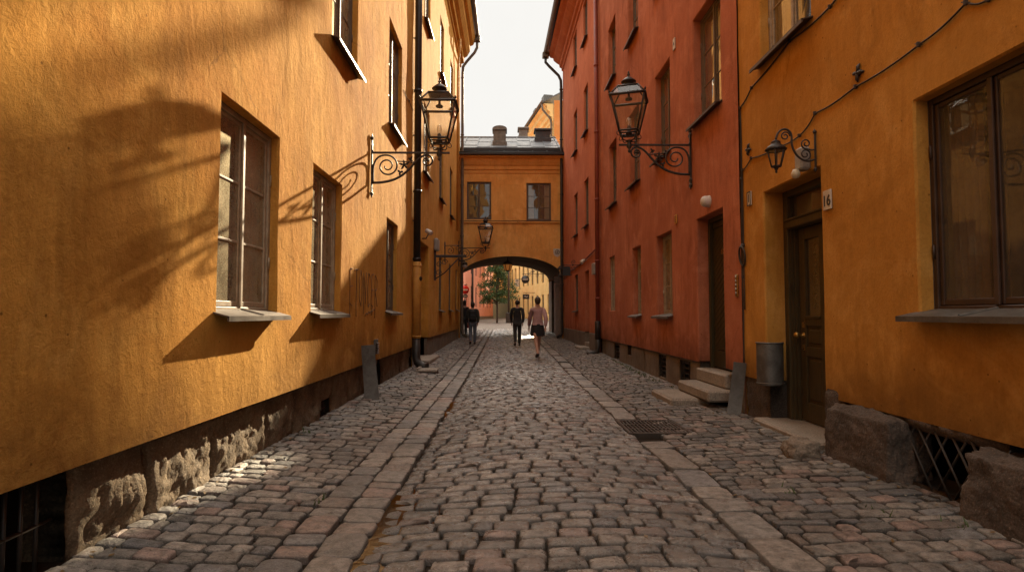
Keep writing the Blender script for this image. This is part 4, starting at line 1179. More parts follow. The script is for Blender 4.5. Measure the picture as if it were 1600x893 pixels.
# ================================================================== street lanterns
def spiral(cx, cz, r0, r1, a0, turns, n=34):
    return [(cx + (r0 + (r1 - r0) * i / n) * math.cos(a0 + turns * 2 * PI * i / n), cz + (r0 + (r1 - r0) * i / n) * math.sin(a0 + turns * 2 * PI * i / n)) for i in range(n + 1)]
def bez(p0, p1, p2, p3, n=14):
    return [tuple((1 - t) ** 3 * a + 3 * (1 - t) ** 2 * t * b + 3 * (1 - t) * t * t * c + t ** 3 * d for a, b, c, d in zip(p0, p1, p2, p3)) for t in [i / n for i in range(n + 1)]]

def leaf_shape(mb, P, a, z, r, rot, lobes=5):
    pts = [(a, z)]
    for i in range(lobes * 4):
        t = 2 * PI * i / (lobes * 4); rr = r * (.62 + .38 * math.cos(t * lobes))
        pts.append((a + rr * math.cos(t + rot), z + rr * math.sin(t + rot)))
    n = len(pts) - 1
    vs = [P(a_, .018 if i == 0 else -.006, z_) for i, (a_, z_) in enumerate(pts)]
    mb.add(vs, [(0, 1 + i, 1 + (i + 1) % n) for i in range(n)], 0)
    vs = [P(a_, -.018 if i == 0 else .006, z_) for i, (a_, z_) in enumerate(pts)]
    mb.add(vs, [(0, 1 + i, 1 + (i + 1) % n) for i in range(n)], 0)

def street_lantern(base, sgn, zbar, label, sc=1.0, reach=1.02, group=None, ornate=True, rot=0.):
    """base: wall point; sgn: +1 arm goes towards +x.  bracket in the plane across the street"""
    bx, by = base
    root = root_of('street_lantern', (bx, by, zbar), label, 'street lantern', group)
    P = lambda a, q, z: (bx + sgn * a * sc, by + q * sc, zbar + z * sc)
    b = MB()
    T = lambda pts, r, n=7: b.tube([P(a, 0, z) for a, z in pts], [v * sc for v in r] if isinstance(r, list) else r * sc, n)
    # wall plate with curled ends
    b.box(.0, .022, -.022, .022, -.60, .20, 0, lambda a, q, z: P(a, q, z), .004)
    for (z0, s_) in ((.12, 1), (.20, 1), (-.52, -1), (-.60, -1)):
        for q in (-1, 1):
            b.tube([P(.015, q * .055 * math.sin(t * PI / 8) , z0 + s_ * .05 * (1 - math.cos(t * PI / 8)) * .6) for t in range(9)], .009 * sc, 5)
    for zz in (-.42, -.2, .02): b.lathe(P(.02, 0, zz), [(.022, 0), (.02, .012), (0, .018)], 8, 0, (sgn, 0, 0))
    b.lathe(P(.012, 0, .2), [(.02, 0), (.028, .03), (.012, .06), (.0, .1)], 8); b.lathe(P(.012, 0, -.6), [(.0, -.1), (.012, -.06), (.028, -.03), (.02, 0)], 8)
    b.box(0, reach + .16, -.014, .014, -.014, .014, 0, lambda a, q, z: P(a, q, z), .003)
    if ornate:
        # lower arm: from the foot of the plate up to the bar, ending in a scroll
        arm = bez((.02, -.46), (.35, -.46), (.48, -.36), (.62, -.20)) + bez((.62, -.20), (.70, -.10), (.76, -.045), (.84, -.03))[1:]
        arm += spiral(.845, -.125, .095, .025, PI / 2, -1.35, 30)[1:]
        n = len(arm); T(arm, [.020 - .010 * i / n for i in range(n)])
        # big scroll by the wall
        big = bez((.03, -.44), (.03, -.30), (.02, -.20), (.06, -.13)) + bez((.06, -.13), (.10, -.04), (.20, -.03), (.26, -.04))[1:]
        big += spiral(.245, -.205, .165, .035, PI / 2 - .05, -1.75, 44)[1:]
        n = len(big); T(big, [.016 - .006 * i / n for i in range(n)])
        T(bez((.40, -.13), (.46, -.14), (.55, -.12), (.66, -.165)), .009)
        T(bez((.66, -.165), (.60, -.08), (.56, -.10), (.60, -.125)), .008)
        leaf_shape(b, P, .50, -.185, .085, .4); leaf_shape(b, P, .44, -.30, .055, 2.4, 3); leaf_shape(b, P, .60, -.09, .045, 1.0, 3); leaf_shape(b, P, .83, -.125, .04, .2, 4)
    b.build('bracket', M['iron'], root)
    # lantern
    c = reach; ca, sa = math.cos(rot), math.sin(rot)
    def Q(u, v, z): return P(c + u * ca - v * sa, u * sa + v * ca, z)
    m = MB()
    m.lathe(P(c, 0, 0), [(0, -.13 * sc), (.018 * sc, -.115 * sc), (.026 * sc, -.09 * sc), (.012 * sc, -.07 * sc), (.036 * sc, -.04 * sc), (.042 * sc, -.01 * sc), (.03 * sc, .03 * sc), (.034 * sc, .05 * sc), (.05 * sc, .062 * sc), (.05 * sc, .07 * sc), (0, .072 * sc)], 10)
    q4 = [(1, 1), (-1, 1), (-1, -1), (1, -1)]
    h0, h1, h2 = .14, .255, .15; z0, z1, z2 = .20, .725, .885
    for (u, v) in q4:
        m.tube([Q(u * .035, v * .035, .06), Q(u * .085, v * .085, .065), Q(u * .105, v * .105, .10), Q(u * .105, v * .105, .185)], .009 * sc, 6)
        m.tube([Q(u * (h0 + .03 * math.sin(t)), v * (h0 + .03 * math.sin(t)), .19 - .035 * (1 - math.cos(t))) for t in [i * .55 for i in range(8)]], .006 * sc, 5)
        m.bar(Q(u * h0, v * h0, z0), Q(u * h1, v * h1, z1), .020 * sc); m.bar(Q(u * h1 * 1.03, v * h1 * 1.03, z1), Q(u * h2, v * h2, z2), .018 * sc)
        m.lathe(Q(u * h1 * 1.05, v * h1 * 1.05, z1 + .02), [(.012 * sc, 0), (.018 * sc, .02 * sc), (0, .05 * sc)], 6)
    for i in range(4):
        (u, v), (u2, v2) = q4[i], q4[(i + 1) % 4]
        for h, z, w in ((h0, z0, .024), (h0 * .82, z0 - .035, .016), (h1 * 1.03, z1, .030), (h2, z2, .022)): m.bar(Q(u * h, v * h, z), Q(u2 * h, v2 * h, z), w * sc)
        m.bar(Q(u * h0, v * h0, z0), Q(u * h0 * .82, v * h0 * .82, z0 - .035), .014 * sc)
    m.build('frame', M['iron'], root)
    k = MB()
    z = lambda v: v * sc
    k.lathe(P(c, 0, .885), [(z(.07), 0), (z(.07), z(.05)), (z(.075), z(.055)), (z(.072), z(.09)), (z(.115), z(.095)), (z(.118), z(.105)), (z(.085), z(.135)), (z(.05), z(.165)), (z(.02), z(.18)), (z(.016), z(.20)), (z(.028), z(.215)), (z(.012), z(.235)), (z(.018), z(.25)), (0, z(.28))], 14)
    k.add([Q(u * h2, v * h2, z2 + .004) for u, v in q4], [(0, 1, 2, 3)])
    k.build('cap', M['iron'], root)
    g = MB()
    for i in range(4):
        (u, v), (u2, v2) = q4[i], q4[(i + 1) % 4]
        g.quad(Q(u * h0, v * h0, z0), Q(u2 * h0, v2 * h0, z0), Q(u2 * h1, v2 * h1, z1), Q(u * h1, v * h1, z1))
        g.quad(Q(u * h1, v * h1, z1), Q(u2 * h1, v2 * h1, z1), Q(u2 * h2, v2 * h2, z2), Q(u * h2, v * h2, z2))
    g.build('glass', M['pane_clear'], root)
    s = MB(); s.lathe(P(c, 0, .165), [(z(.05), 0), (z(.05), z(.02)), (z(.03), z(.03)), (z(.032), z(.11)), (z(.022), z(.13)), (0, z(.132))], 10)
    s.lathe(P(c, 0, .70), [(z(.05), 0), (z(.06), z(.02)), (z(.02), z(.05)), (z(.012), z(.18))], 10)
    so = s.build('lamp_socket', M['bronze'], root)
    s = MB(); s.lathe(P(c, 0, .29), [(z(.02), 0), (z(.034), z(.03)), (z(.038), z(.08)), (z(.03), z(.125)), (0, z(.145))], 12); s.build('bulb', M['bulb'], so)
    return root
GL = 'lanterns on scrolled wall brackets'
street_lantern((-2.04, 8.95), 1, 3.69, 'black glass street lantern on scrolled bracket fixed to the sunlit yellow wall', 1.0, 1.03, GL)
street_lantern((2.86, 9.05), -1, 3.85, 'black glass street lantern on scrolled bracket fixed to the red wall', 1.0, .955, GL, True, .30)
street_lantern((-1.985, 25.0), 1, 4.02, 'small-looking distant lantern hanging out in front of the orange arch house', 1.16, .98, GL)

# small door lantern on a curled arm above door 16
def door_lantern():
    bx, by, bz = 2.895, 5.46, 2.78
    r = root_of('door_lantern', (bx, by, bz), 'small black lantern on a curled iron arm above the door numbered 16', 'lantern')
    P = lambda a, q, z: (bx - a, by + q, bz + z)
    b = MB(); T = lambda pts, rr: b.tube([P(a, 0, z) for a, z in pts], rr, 6)
    b.box(0, .012, -.012, .012, -.17, .15, 0, P, .003)
    for zz, s_ in ((.15, 1), (-.17, -1)): b.lathe(P(.008, 0, zz), [(.012, 0), (.018, .02 * s_), (0, .045 * s_)] if s_ > 0 else [(0, -.045), (.018, -.02), (.012, 0)], 8)
    T(bez((.01, -.09), (.13, -.16), (.24, -.02), (.225, .10)) + bez((.225, .10), (.21, .21), (.36, .24), (.375, .08))[1:], .010)
    T(spiral(.10, -.045, .055, .015, -PI / 2, -1.4, 26), .007); T(spiral(.09, .055, .05, .012, -PI / 2, 1.4, 26), .007)
    T(bez((.01, .0), (.05, -.01), (.06, .0), (.09, .005)), .007); T(spiral(.285, .125, .045, .012, PI, -1.4, 26), .007)
    b.build('bracket', M['iron'], r)
    c = .375; m = MB(); n = 6
    ring = lambda rad, z, k: P(c + rad * math.cos(2 * PI * k / n), rad * math.sin(2 * PI * k / n), z)
    for k in range(n):
        m.bar(ring(.045, -.16, k), ring(.082, -.01, k), .009); m.bar(ring(.045, -.16, k), ring(.045, -.16, k + 1), .010); m.bar(ring(.082, -.01, k), ring(.082, -.01, k + 1), .012)
    m.lathe(P(c, 0, 0), [(.095, -.008), (.10, -.002), (.07, .03), (.045, .045), (.04, .065), (.045, .07), (.02, .085), (.01, .09)], 12)
    m.lathe(P(c, 0, -.16), [(0, -.065), (.012, -.055), (.008, -.04), (.016, -.03), (.02, -.015), (.048, -.004), (.048, 0)], 10)
    m.build('frame', M['iron'], r)
    g = MB()
    for k in range(n): g.quad(ring(.044, -.16, k), ring(.044, -.16, k + 1), ring(.08, -.01, k + 1), ring(.08, -.01, k))
    g.build('glass', M['pane_clear'], r)
door_lantern()
r = root_of('bulkhead_lamp', (2.89, 5.62, 2.66), 'grey wall lamp with a cream globe beside the small door lantern', 'wall lamp')
m = MB(); m.box(5.55, 5.69, .0, .10, 2.62, 2.84, 0, RY, .02); m.build('housing', M['grey_box'], r)
m = MB(); m.lathe(RY(5.62, .12, 2.585), [(0, -.042), (.027, -.034), (.042, -.010), (.042, .010), (.03, .03), (.024, .045)], 14); m.build('globe', M['opal'], r)
# white dome lamp above the red door
r = root_of('dome_lamp', RN(8.30, 0, 2.83), 'white dome lamp on the red wall above the dark green door', 'wall lamp')
m = MB(); m.lathe(RN(8.30, .0, 2.83), [(.075, 0), (.08, .02), (.078, .07), (.066, .10), (.04, .118), (0, .122)], 18, axis=(-1, 0, 0)); m.build('dome', M['white'], r)
m = MB(); m.lathe(RN(8.30, .0, 2.83), [(.086, 0), (.086, .018), (.076, .024)], 18, axis=(-1, 0, 0)); m.build('backplate', M['plate_white'], r)

# hanging lantern under the vault
r = root_of('hanging_lantern', (.09, 26.3, 3.35), 'amber six-sided lantern hanging under the crown of the arch', 'lantern')
m = MB(); n = 6; hx, hy = .09, 26.3
R_ = lambda rad, z, k: (hx + rad * math.cos(2 * PI * k / n), hy + rad * math.sin(2 * PI * k / n), 3.30 + z)
for k in range(n):
    m.bar(R_(.12, -.14, k), R_(.22, .14, k), .022); m.bar(R_(.12, -.14, k), R_(.12, -.14, k + 1), .022); m.bar(R_(.22, .14, k), R_(.22, .14, k + 1), .024)
m.lathe((hx, hy, 3.44), [(.24, 0), (.16, .09), (.06, .14), (.02, .16), (.02, .29)], 12); m.lathe((hx, hy, 3.10), [(0, 0), (.06, .03), (.12, .06)], 10)
m.build('frame', M['iron'], r)
g = MB()
for k in range(n): g.quad(R_(.118, -.14, k), R_(.118, -.14, k + 1), R_(.215, .14, k + 1), R_(.215, .14, k))
g.build('glass', M['amber_glow'], r)
# wall lantern on the right of the arch
def side_lantern(x, y, z, label, name='wall_lantern'):
    r = root_of(name, (x, y, z), label, 'lantern')
    m = MB(); m.box(x - .07, x + .07, y - .09, y + .09, z - .14, z + .12); m.v = [(x + (p[0] - x) * (1 if p[2] > z else .7), y + (p[1] - y) * (1 if p[2] > z else .7), p[2]) for p in m.v]
    m.build('glass', M['pane_clear'], r)
    m = MB()
    for (u, v) in ((1, 1), (1, -1), (-1, 1), (-1, -1)): m.bar((x + u * .05, y + v * .063, z - .14), (x + u * .072, y + v * .092, z + .12), .018)
    m.lathe((x, y, z + .12), [(.14, 0), (.15, .02), (.07, .10), (.05, .14), (0, .17)], 12); m.lathe((x, y, z - .16), [(0, -.06), (.03, -.03), (.08, 0), (.08, .02)], 10)
    m.tube([(x, y, z + .24), (x + .05, y, z + .30), (x + .16, y, z + .28), (x + .18, y, z + .1)], .014, 6)
    m.build('frame', M['iron'], r)
    m = MB(); m.lathe((x, y, z - .1), [(.02, 0), (.035, .05), (.03, .12), (0, .15)], 8); m.build('bulb', M['bulb'], r)
side_lantern(2.33, 25.35, 3.02, 'small black wall lantern on the red house corner right of the arch')

# ================================================================== fittings on walls
def plate(name, label, cat, F, s, z, w, h, mat, lines, tmat='black_paint', d=.012, txt=None, tsize=.1, flip=False, border=None):
    r = root_of(name, F(s, 0, z), label, cat)
    m = MB(); m.box(s - w / 2, s + w / 2, .004, d + .008, z - h / 2, z + h / 2, 0, F, .003); m.build('plate', M[mat], r)
    t = MB(); e = -1 if flip else 1
    if border: 
        bw = border
        for (a, b, c, f) in ((-w / 2, w / 2, h / 2 - bw, h / 2), (-w / 2, w / 2, -h / 2, -h / 2 + bw), (-w / 2, -w / 2 + bw, -h / 2 + bw, h / 2 - bw), (w / 2 - bw, w / 2, -h / 2 + bw, h / 2 - bw)): t.box(s + a, s + b, d + .008, d + .012, z + c, z + f, 0, F)
    for (txt_, dz, sz) in lines: text_mesh(t, txt_, lambda u, v, ww: F(s + e * u, d + .0085 + ww, z + dz + v), sz, .0015)
    if lines or border: t.build('lettering', M[tmat], r)
    return r
plate('number_plate', 'pale house number plate reading 16 beside the brown door', 'sign', RY, 5.27, 2.27, .125, .175, 'plate_white', [('16', -.012, .135)], flip=True, border=None)
m = MB(); m.box(5.22, 5.32, .0205, .0225, 2.335, 2.345, 0, RY)
plate('number_plate', 'small pale house number plate reading 1 near the red house', 'sign', RY, 6.965, 2.61, .10, .165, 'plate_white', [('1', 0, .13)], flip=True, border=.010)
plate('address_plate', 'small amber plate with dark lines on the red wall', 'sign', RN, 9.86, 2.83, .11, .15, 'sign_orange', [], border=None)
r = plate('notice_plate', 'small pale plate high on the red wall between upper windows', 'sign', RN, 9.83, 5.80, .11, .19, 'plate_white', [('A', 0, .09)], flip=True)
m = MB()
for k in range(4): m.box(9.82, 9.90, .0205, .0225, 2.775 + .03 * k, 2.787 + .03 * k, 0, RN)
m.build('lettering', M['black_paint'], bpy.data.objects['address_plate'])
# shield emblem by the arch
r = root_of('shield_emblem', (2.25, 25.69, 3.9), 'pale shield with round dark emblem on the orange wall above the arch', 'emblem')
m = MB(); SX, SZ = 2.24, 3.90
out_ = [(-.17, .17), (.17, .17), (.17, -.02), (.13, -.12), (0, -.2), (-.13, -.12), (-.17, -.02)]
fr = [AF(SX + u, .03, SZ + v) for u, v in out_]; bk = [AF(SX + u, .0, SZ + v) for u, v in out_]; n = len(out_)
m.add(fr + bk, [tuple(range(n))] + [(i, (i + 1) % n, n + (i + 1) % n, n + i) for i in range(n)]); m.build('plate', M['plate_white'], r)
m = MB(); m.tube([AF(SX + .09 * math.cos(t * PI / 12), .035, SZ + .02 + .09 * math.sin(t * PI / 12)) for t in range(25)], .012, 5)
text_mesh(m, 'd', lambda u, v, w: AF(SX + u, .031 + w, SZ + .02 + v), .17, .003); m.build('emblem', M['black_paint'], r)

# intercom, bell ring
r = root_of('intercom', RN(7.36, 0, 1.6), 'brass intercom strip with buttons on the red wall by the corner', 'intercom')
m = MB(); m.box(7.32, 7.40, .0, .02, 1.46, 1.74, 0, RN, .006); m.build('plate', M['brass'], r)
m = MB()
for k in range(5): m.lathe(RN(7.36, .02, 1.51 + .05 * k), [(.012, 0), (.012, .008), (0, .010)], 10, axis=(-1, 0, 0))
m.build('button', M['white'], r)
r = root_of('wall_ring', (2.88, 7.18, 1.96), 'iron ring hanging on the yellow wall corner', 'ring')
m = MB(); m.tube([RY(7.17 + .085 * math.cos(t * PI / 12), .03 + .012 * math.sin(t * PI / 12), 1.95 + .115 * math.sin(t * PI / 12)) for t in range(25)], .012, 7, 0, False)
m.lathe(RY(7.17, 0, 2.08), [(.025, 0), (.02, .03), (.0, .05)], 8, axis=(-1, 0, 0)); m.build('ring', M['bronze'], r)
# star anchors
for (s, z, lab) in ((4.76, 3.22, 'black star shaped iron wall anchor above the cable on yellow wall'), (6.97, 3.20, 'black star shaped iron wall anchor below the cable near the red house')):
    r = root_of('wall_anchor', RY(s, 0, z), lab, 'wall anchor', 'iron wall anchors')
    m = MB()
    for k in range(4):
        a = k * PI / 2 + .2; m.tube([RY(s, .02, z), RY(s + .05 * math.cos(a), .018, z + .05 * math.sin(a)), RY(s + .075 * math.cos(a), .006, z + .075 * math.sin(a))], [.014, .016, .004], 6)
    m.lathe(RY(s, .0, z), [(.03, 0), (.026, .024), (0, .036)], 8, axis=(-1, 0, 0)); m.build('anchor', M['iron'], r)
# cables
def cable(label, pts, rr, clips=True, F=RY):
    r = root_of('wall_cable', F(pts[0][0], 0, pts[0][1]), label, 'cable')
    m = MB(); P3 = []
    for (a, b), (c, d) in zip(pts[:-1], pts[1:]):
        n = 10
        for t in range(n):
            u = t / n; s, z = a + (c - a) * u, b + (d - b) * u - .02 * math.sin(PI * u)
            P3.append(F(s, F.disp(s, z) + rr + .004, z))
    s, z = pts[-1]; P3.append(F(s, F.disp(s, z) + rr + .004, z))
    m.tube(P3, rr, 6); 
    if clips:
        for (s, z) in pts[1:-1]: m.box(s - .008, s + .008, 0, rr * 2 + .012, z - .018, z + .018, 0, F, .003); m.tube([F(s - .03, .01, z - .014), F(s + .035, .012, z + .02)], .004, 5)
    m.build('cable', M['cable'], r)
cable('dark cable climbing from the house corner to the top of the yellow wall', [(7.20, .62), (7.20, 1.7), (7.19, 2.9), (7.19, 3.78), (6.85, 3.90), (5.9, 4.02), (5.15, 3.98), (4.6, 4.13), (3.6, 4.3)], .009)
cable('thin looping cable running from the small lantern towards the large brown window', [(7.16, 1.3), (7.16, 3.0), (6.9, 3.08), (6.2, 3.02), (5.75, 3.0), (5.45, 3.12), (4.80, 3.12), (4.05, 3.13), (3.62, 3.20), (3.45, 3.13), (3.3, 3.25)], .007)
cable('pale wire clipped across the sunny wall at the downpipe', [(11.75, 5.72), (12.4, 5.74), (13.0, 5.74)], .006, True, LN)
# crack-like grey patch left out; vent grille and guard plates
r = root_of('vent_grille', LN(9.4, 0, .72), 'small dark slatted vent grille low on the sunlit yellow wall', 'vent')
m = MB(); m.box(9.30, 9.50, 0, .03, .62, .85, 0, LN, .006); m.build('frame', M['lead'], r)
m = MB()
for k in range(5): m.hexa([LN(s, d, .645 + .038 * k + dz) for s in (9.32, 9.48) for d, dd in ((.03, 0), (.055, -.02)) for dz in (dd, dd + .008)])
m.build('slat', M['iron'], r)
def guard(label, F, s, z0, z1, w, lean, mat, name='guard_plate'):
    """a bent plate standing askew against the wall, its broad face turned up the street"""
    r = root_of(name, F(s, .2, z0), label, 'guard plate')
    m = MB(); n = 12; t_ = .022; cu, su = .35, .94
    vs = []
    for i in range(n + 1):
        u = i / n; z = z0 + (z1 - z0) * u; c = .015 + lean * (1 - u) ** 1.5; ww = w * (1 - .10 * u)
        for (a, b) in ((0, 0), (1, 0), (1, 1), (0, 1)):
            vs.append(F(s + a * ww * cu + b * t_ * su + .03 * math.sin(u * 3.), c + a * ww * su - b * t_ * cu, z + .012 * a))
    m.add(vs, [(4 * i + k, 4 * i + (k + 1) % 4, 4 * i + 4 + (k + 1) % 4, 4 * i + 4 + k) for i in range(n) for k in range(4)] + [(0, 1, 2, 3), (4 * n, 4 * n + 1, 4 * n + 2, 4 * n + 3)])
    m.build('plate', M[mat], r)
guard('tall curved grey metal guard plate leaning on the sunlit yellow wall', LN, 8.45, .03, .80, .20, .06, 'lead')
guard('narrow grey guard plate leaning at the corner of red and yellow houses', RY, 7.13, .02, .66, .16, .08, 'lead')
# splash stone under the black pipe shoe
r = root_of('splash_plate', (-1.6, 12.7, .06), 'grey splash slab lying under the black pipe shoe', 'slab')
m = MB(); m.box(-1.86, -1.42, 12.35, 12.92, .045, .095, 0, None, .015); m.box(-1.86, -1.80, 12.37, 12.9, .095, .125, 0, None, .01); m.build('slab', M['step_stone'], r)
# wall bin: half round galvanised
r = root_of('wall_bin', (2.88, 6.85, .5), 'grey metal half-round litter bin on the yellow wall by door 16', 'litter bin')
m = MB(); n = 14; cx_, cy_, cz0, cz1, rad = 2.925, 6.60, .47, .93, .145
prof = [(cx_ - rad * math.cos(PI * i / n), cy_ - rad * .95 * math.sin(PI * i / n)) for i in range(n + 1)]
vs = [(a, b, z) for z in (cz0, cz0 + .02, cz1 - .02, cz1) for a, b in prof]; k = n + 1
m.add(vs, [(q * k + i, q * k + i + 1, (q + 1) * k + i + 1, (q + 1) * k + i) for q in range(3) for i in range(n)], 0, True)
m.add([(a, b, cz0) for a, b in prof], [tuple(range(k))]); m.add([(a, b, cz1 - .08) for a, b in prof], [tuple(range(k))])
m.quad((cx_ - rad, cy_, cz0), (cx_ + rad, cy_, cz0), (cx_ + rad, cy_, cz1), (cx_ - rad, cy_, cz1))
m.build('body', M['lead'], r)
m = MB(); m.tube([(a, b, cz1) for a, b in prof], .010, 6); m.tube([(a, b, cz0 + .02) for a, b in prof], .008, 6); m.build('rim', M['lead'], r)
# loose boulder
m = MB(); rock(m, (2.52, 5.12, .06), (.13, .12, .12), 12.3, .2, 5, .45)
tag(m.build('boulder', M['granite'], None, (2.50, 5.12, 0)), 'small pale rounded boulder beside the door step of number 16', 'boulder')
# drain grate
r = root_of('drain_grate', (1.57, 6.6, 0), 'rusty iron drain grate set in the paving beside the slab kerb', 'drain grate')
def gz(x, y): return prof_z(x, y) - .002
gx0, gx1, gy0, gy1 = 1.28, 1.95, 6.22, 7.0
m = MB(); zb = max(gz(gx0, 6.6), gz(gx1, 6.6)) + .006
for (a, b, c, d) in ((gx0, gx0 + .04, gy0, gy1), (gx1 - .04, gx1, gy0, gy1), (gx0 + .04, gx1 - .04, gy0, gy0 + .04), (gx0 + .04, gx1 - .04, gy1 - .04, gy1)): m.box(a, b, c, d, zb - .07, zb, 0, None, .006)
m.build('frame', M['bronze'], r)
m = MB(); x = gx0 + .065
while x < gx1 - .05:
    m.box(x - .011, x + .011, gy0 + .04, gy1 - .04, zb - .05, zb - .003, 0, None, .004); x += .042
for yy in (gy0 + .26, gy0 + .52): m.box(gx0 + .04, gx1 - .04, yy - .014, yy + .014, zb - .045, zb - .005)
m.build('bar', M['bronze'], r)
m = MB(); m.quad((gx0, gy0, zb - .055), (gx1, gy0, zb - .055), (gx1, gy1, zb - .055), (gx0, gy1, zb - .055)); m.build('pit', M['dark'], r)

# ---- left far fittings: camera, box, signs
r = root_of('security_camera', LF(14.6, 0, 3.25), 'white security camera above the dark doorway past the black downpipe', 'security camera')
m = MB(); P0 = Vector(LF(14.6, .17, 3.26)); ax = Vector((.55, -.6, -.35)).normalized(); m.lathe(P0 - ax * .1, [(.055, 0), (.058, .01), (.058, .19), (.05, .2), (0, .2)], 12, axis=ax); m.build('body', M['white'], r)
m = MB(); m.tube([LF(14.6, .0, 3.1), LF(14.6, .1, 3.1), LF(14.6, .16, 3.22)], .016, 6); m.build('mount', M['bronze'], r)
r = root_of('alarm_box', LF(17.1, 0, 3.15), 'grey alarm box on the yellow wall beyond the doorway', 'alarm box')
m = MB(); m.box(16.85, 17.2, 0, .13, 3.05, 3.4, 0, LF, .03); m.build('box', M['grey_box'], r)
r = root_of('sign_bracket', LF(17.0, 0, 2.9), 'heavy black triangular iron sign bracket on the left wall', 'bracket')
m = MB(); m.box(16.95, 17.02, 0, .05, 2.2, 3.08, 0, LF, .005); m.box(16.96, 17.02, .0, .92, 2.86, 2.93, 0, LF, .006); m.tube([LF(16.99, .04, 2.25), LF(16.99, .3, 2.42), LF(16.99, .72, 2.86)], .018, 6)
for (a, z, q) in ((.14, 2.66, 1.3), (.3, 2.72, 1.3), (.12, 2.42, 1.2)): m.tube([LF(16.99, p, zz) for p, zz in spiral(a, z, .09, .02, 0, q, 24)], .010, 5)
m.build('bracket', M['iron'], r)
r = root_of('sign_bracket', LF(19.6, 0, 3.4), 'thin scrolled iron sign bracket above the triangular bracket', 'bracket')
m = MB(); m.tube([LF(19.6, .02, 2.95), LF(19.6, .02, 3.62)], .018, 6); m.tube([LF(19.6, .02, 3.5), LF(19.6, .55, 3.5)], .014, 6)
for (a, z, q) in ((.2, 3.33, -1.5), (.42, 3.42, -1.2)): m.tube([LF(19.6, p, zz) for p, zz in spiral(a, z, .13 if a < .3 else .07, .02, PI / 2, q, 24)], .010, 5)
m.build('bracket', M['iron'], r)
r = root_of('globe_lamp', LF(25.2, .3, 3.1), 'small black wall lamp with white globe below the distant lantern', 'wall lamp')
m = MB(); m.tube([LF(25.25, 0, 3.5), LF(25.25, .24, 3.5), LF(25.25, .26, 3.42)], .03, 8); m.lathe(LF(25.25, .26, 3.32), [(.12, 0), (.1, .08), (.05, .14), (0, .15)], 12); m.build('arm', M['iron'], r)
m = MB(); m.lathe(LF(25.25, .26, 3.19), [(0, 0), (.07, .02), (.11, .08), (.10, .14)], 12); m.build('globe', M['white'], r)

# ---- fittings on the far red house
def hang_sign(F, s, z, label, reach, sz, mat, seed):
    r = root_of('hanging_sign', F(s, 0, z), label, 'sign')
    m = MB(); m.tube([F(s, 0, z), F(s, reach, z)], .014, 6)
    for sg in (-1, 1): m.tube([F(s, a, zz) for a, zz in spiral(reach * .4, z + sg * .10, .085, .015, -sg * PI / 2, sg * 1.5, 24)], .010, 5)
    m.build('bracket', M['iron'], r)
    m = MB(); c = reach - sz / 2
    m.add([F(s - .012, c + u * sz / 2, z - .06 - sz * .6 + v * sz * .6) for u, v in ((-1, -1), (1, -1), (1, 1), (0, 1.1), (-1, 1))] + [F(s + .012, c + u * sz / 2, z - .06 - sz * .6 + v * sz * .6) for u, v in ((-1, -1), (1, -1), (1, 1), (0, 1.1), (-1, 1))],
          [(0, 1, 2, 3, 4), (5, 6, 7, 8, 9)] + [(i, (i + 1) % 5, 5 + (i + 1) % 5, 5 + i) for i in range(5)])
    m.build('board', M[mat], r)
hang_sign(RF, 20.7, 2.95, 'small black hanging sign on scrolled bracket beside the far red door', .62, .26, 'black_paint', 1)
hang_sign(RF, 22.9, 2.75, 'thin black bracket with a small sign at the arch end of the red house', .7, .22, 'bronze', 2)
r = root_of('meter_box', RF(17.75, 0, 2.6), 'pale grey junction box on the red corner above the downpipe shoe', 'box')
m = MB(); m.box(17.55, 17.9, 0, .10, 2.42, 2.76, 0, RF, .015); m.build('box', M['grey_box'], r)
r = root_of('spot_lamp', RF(19.4, 0, 2.9), 'small pale spot lamp above the far red door', 'wall lamp')
m = MB(); m.lathe(RF(19.4, .1, 2.98), [(0, -.02), (.05, 0), (.07, .08), (.07, .12), (0, .13)], 10, axis=(-.7, -.5, -.5)); m.tube([RF(19.4, 0, 3.02), RF(19.4, .14, 3.02)], .02, 6); m.build('body', M['plate_white'], r)

# ---- beyond the arch: signs, pole, tree
r = root_of('no_entry_sign', (-2.33, 34.6, 2.7), 'round red no entry sign with white bar left inside the arch', 'traffic sign')
sx, sy, sz = -2.36, 34.4, 2.64
m = MB(); m.lathe((sx, sy, sz), [(.25, 0), (.255, .01), (.25, .02), (0, .02)], 28, axis=(0, -1, 0)); m.build('disc', M['sign_red'], r)
m = MB(); m.box(sx - .18, sx + .18, sy - .026, sy - .021, sz - .045, sz + .045); m.build('bar', M['white'], r)
m = MB(); m.box(sx - .19, sx + .17, sy - .014, sy, sz - .44, sz - .29, 0, None, .004); pl = m.build('notice', M['black_paint'], r)
m = MB()
for (u0, u1) in ((-.15, -.08), (-.06, .0), (.02, .12)): m.box(sx + u0, sx + u1, sy - .018, sy - .0145, sz - .385, sz - .345)
m.build('lettering', M['plate_white'], pl)
m = MB(); m.tube([(sx, sy + .03, .3), (sx, sy + .03, sz + .3)], .03, 8); m.tube([(sx, sy + .03, sz + .26), (sx + .12, sy + .03, sz + .34)], .02, 6); m.build('post', M['bronze'], r)
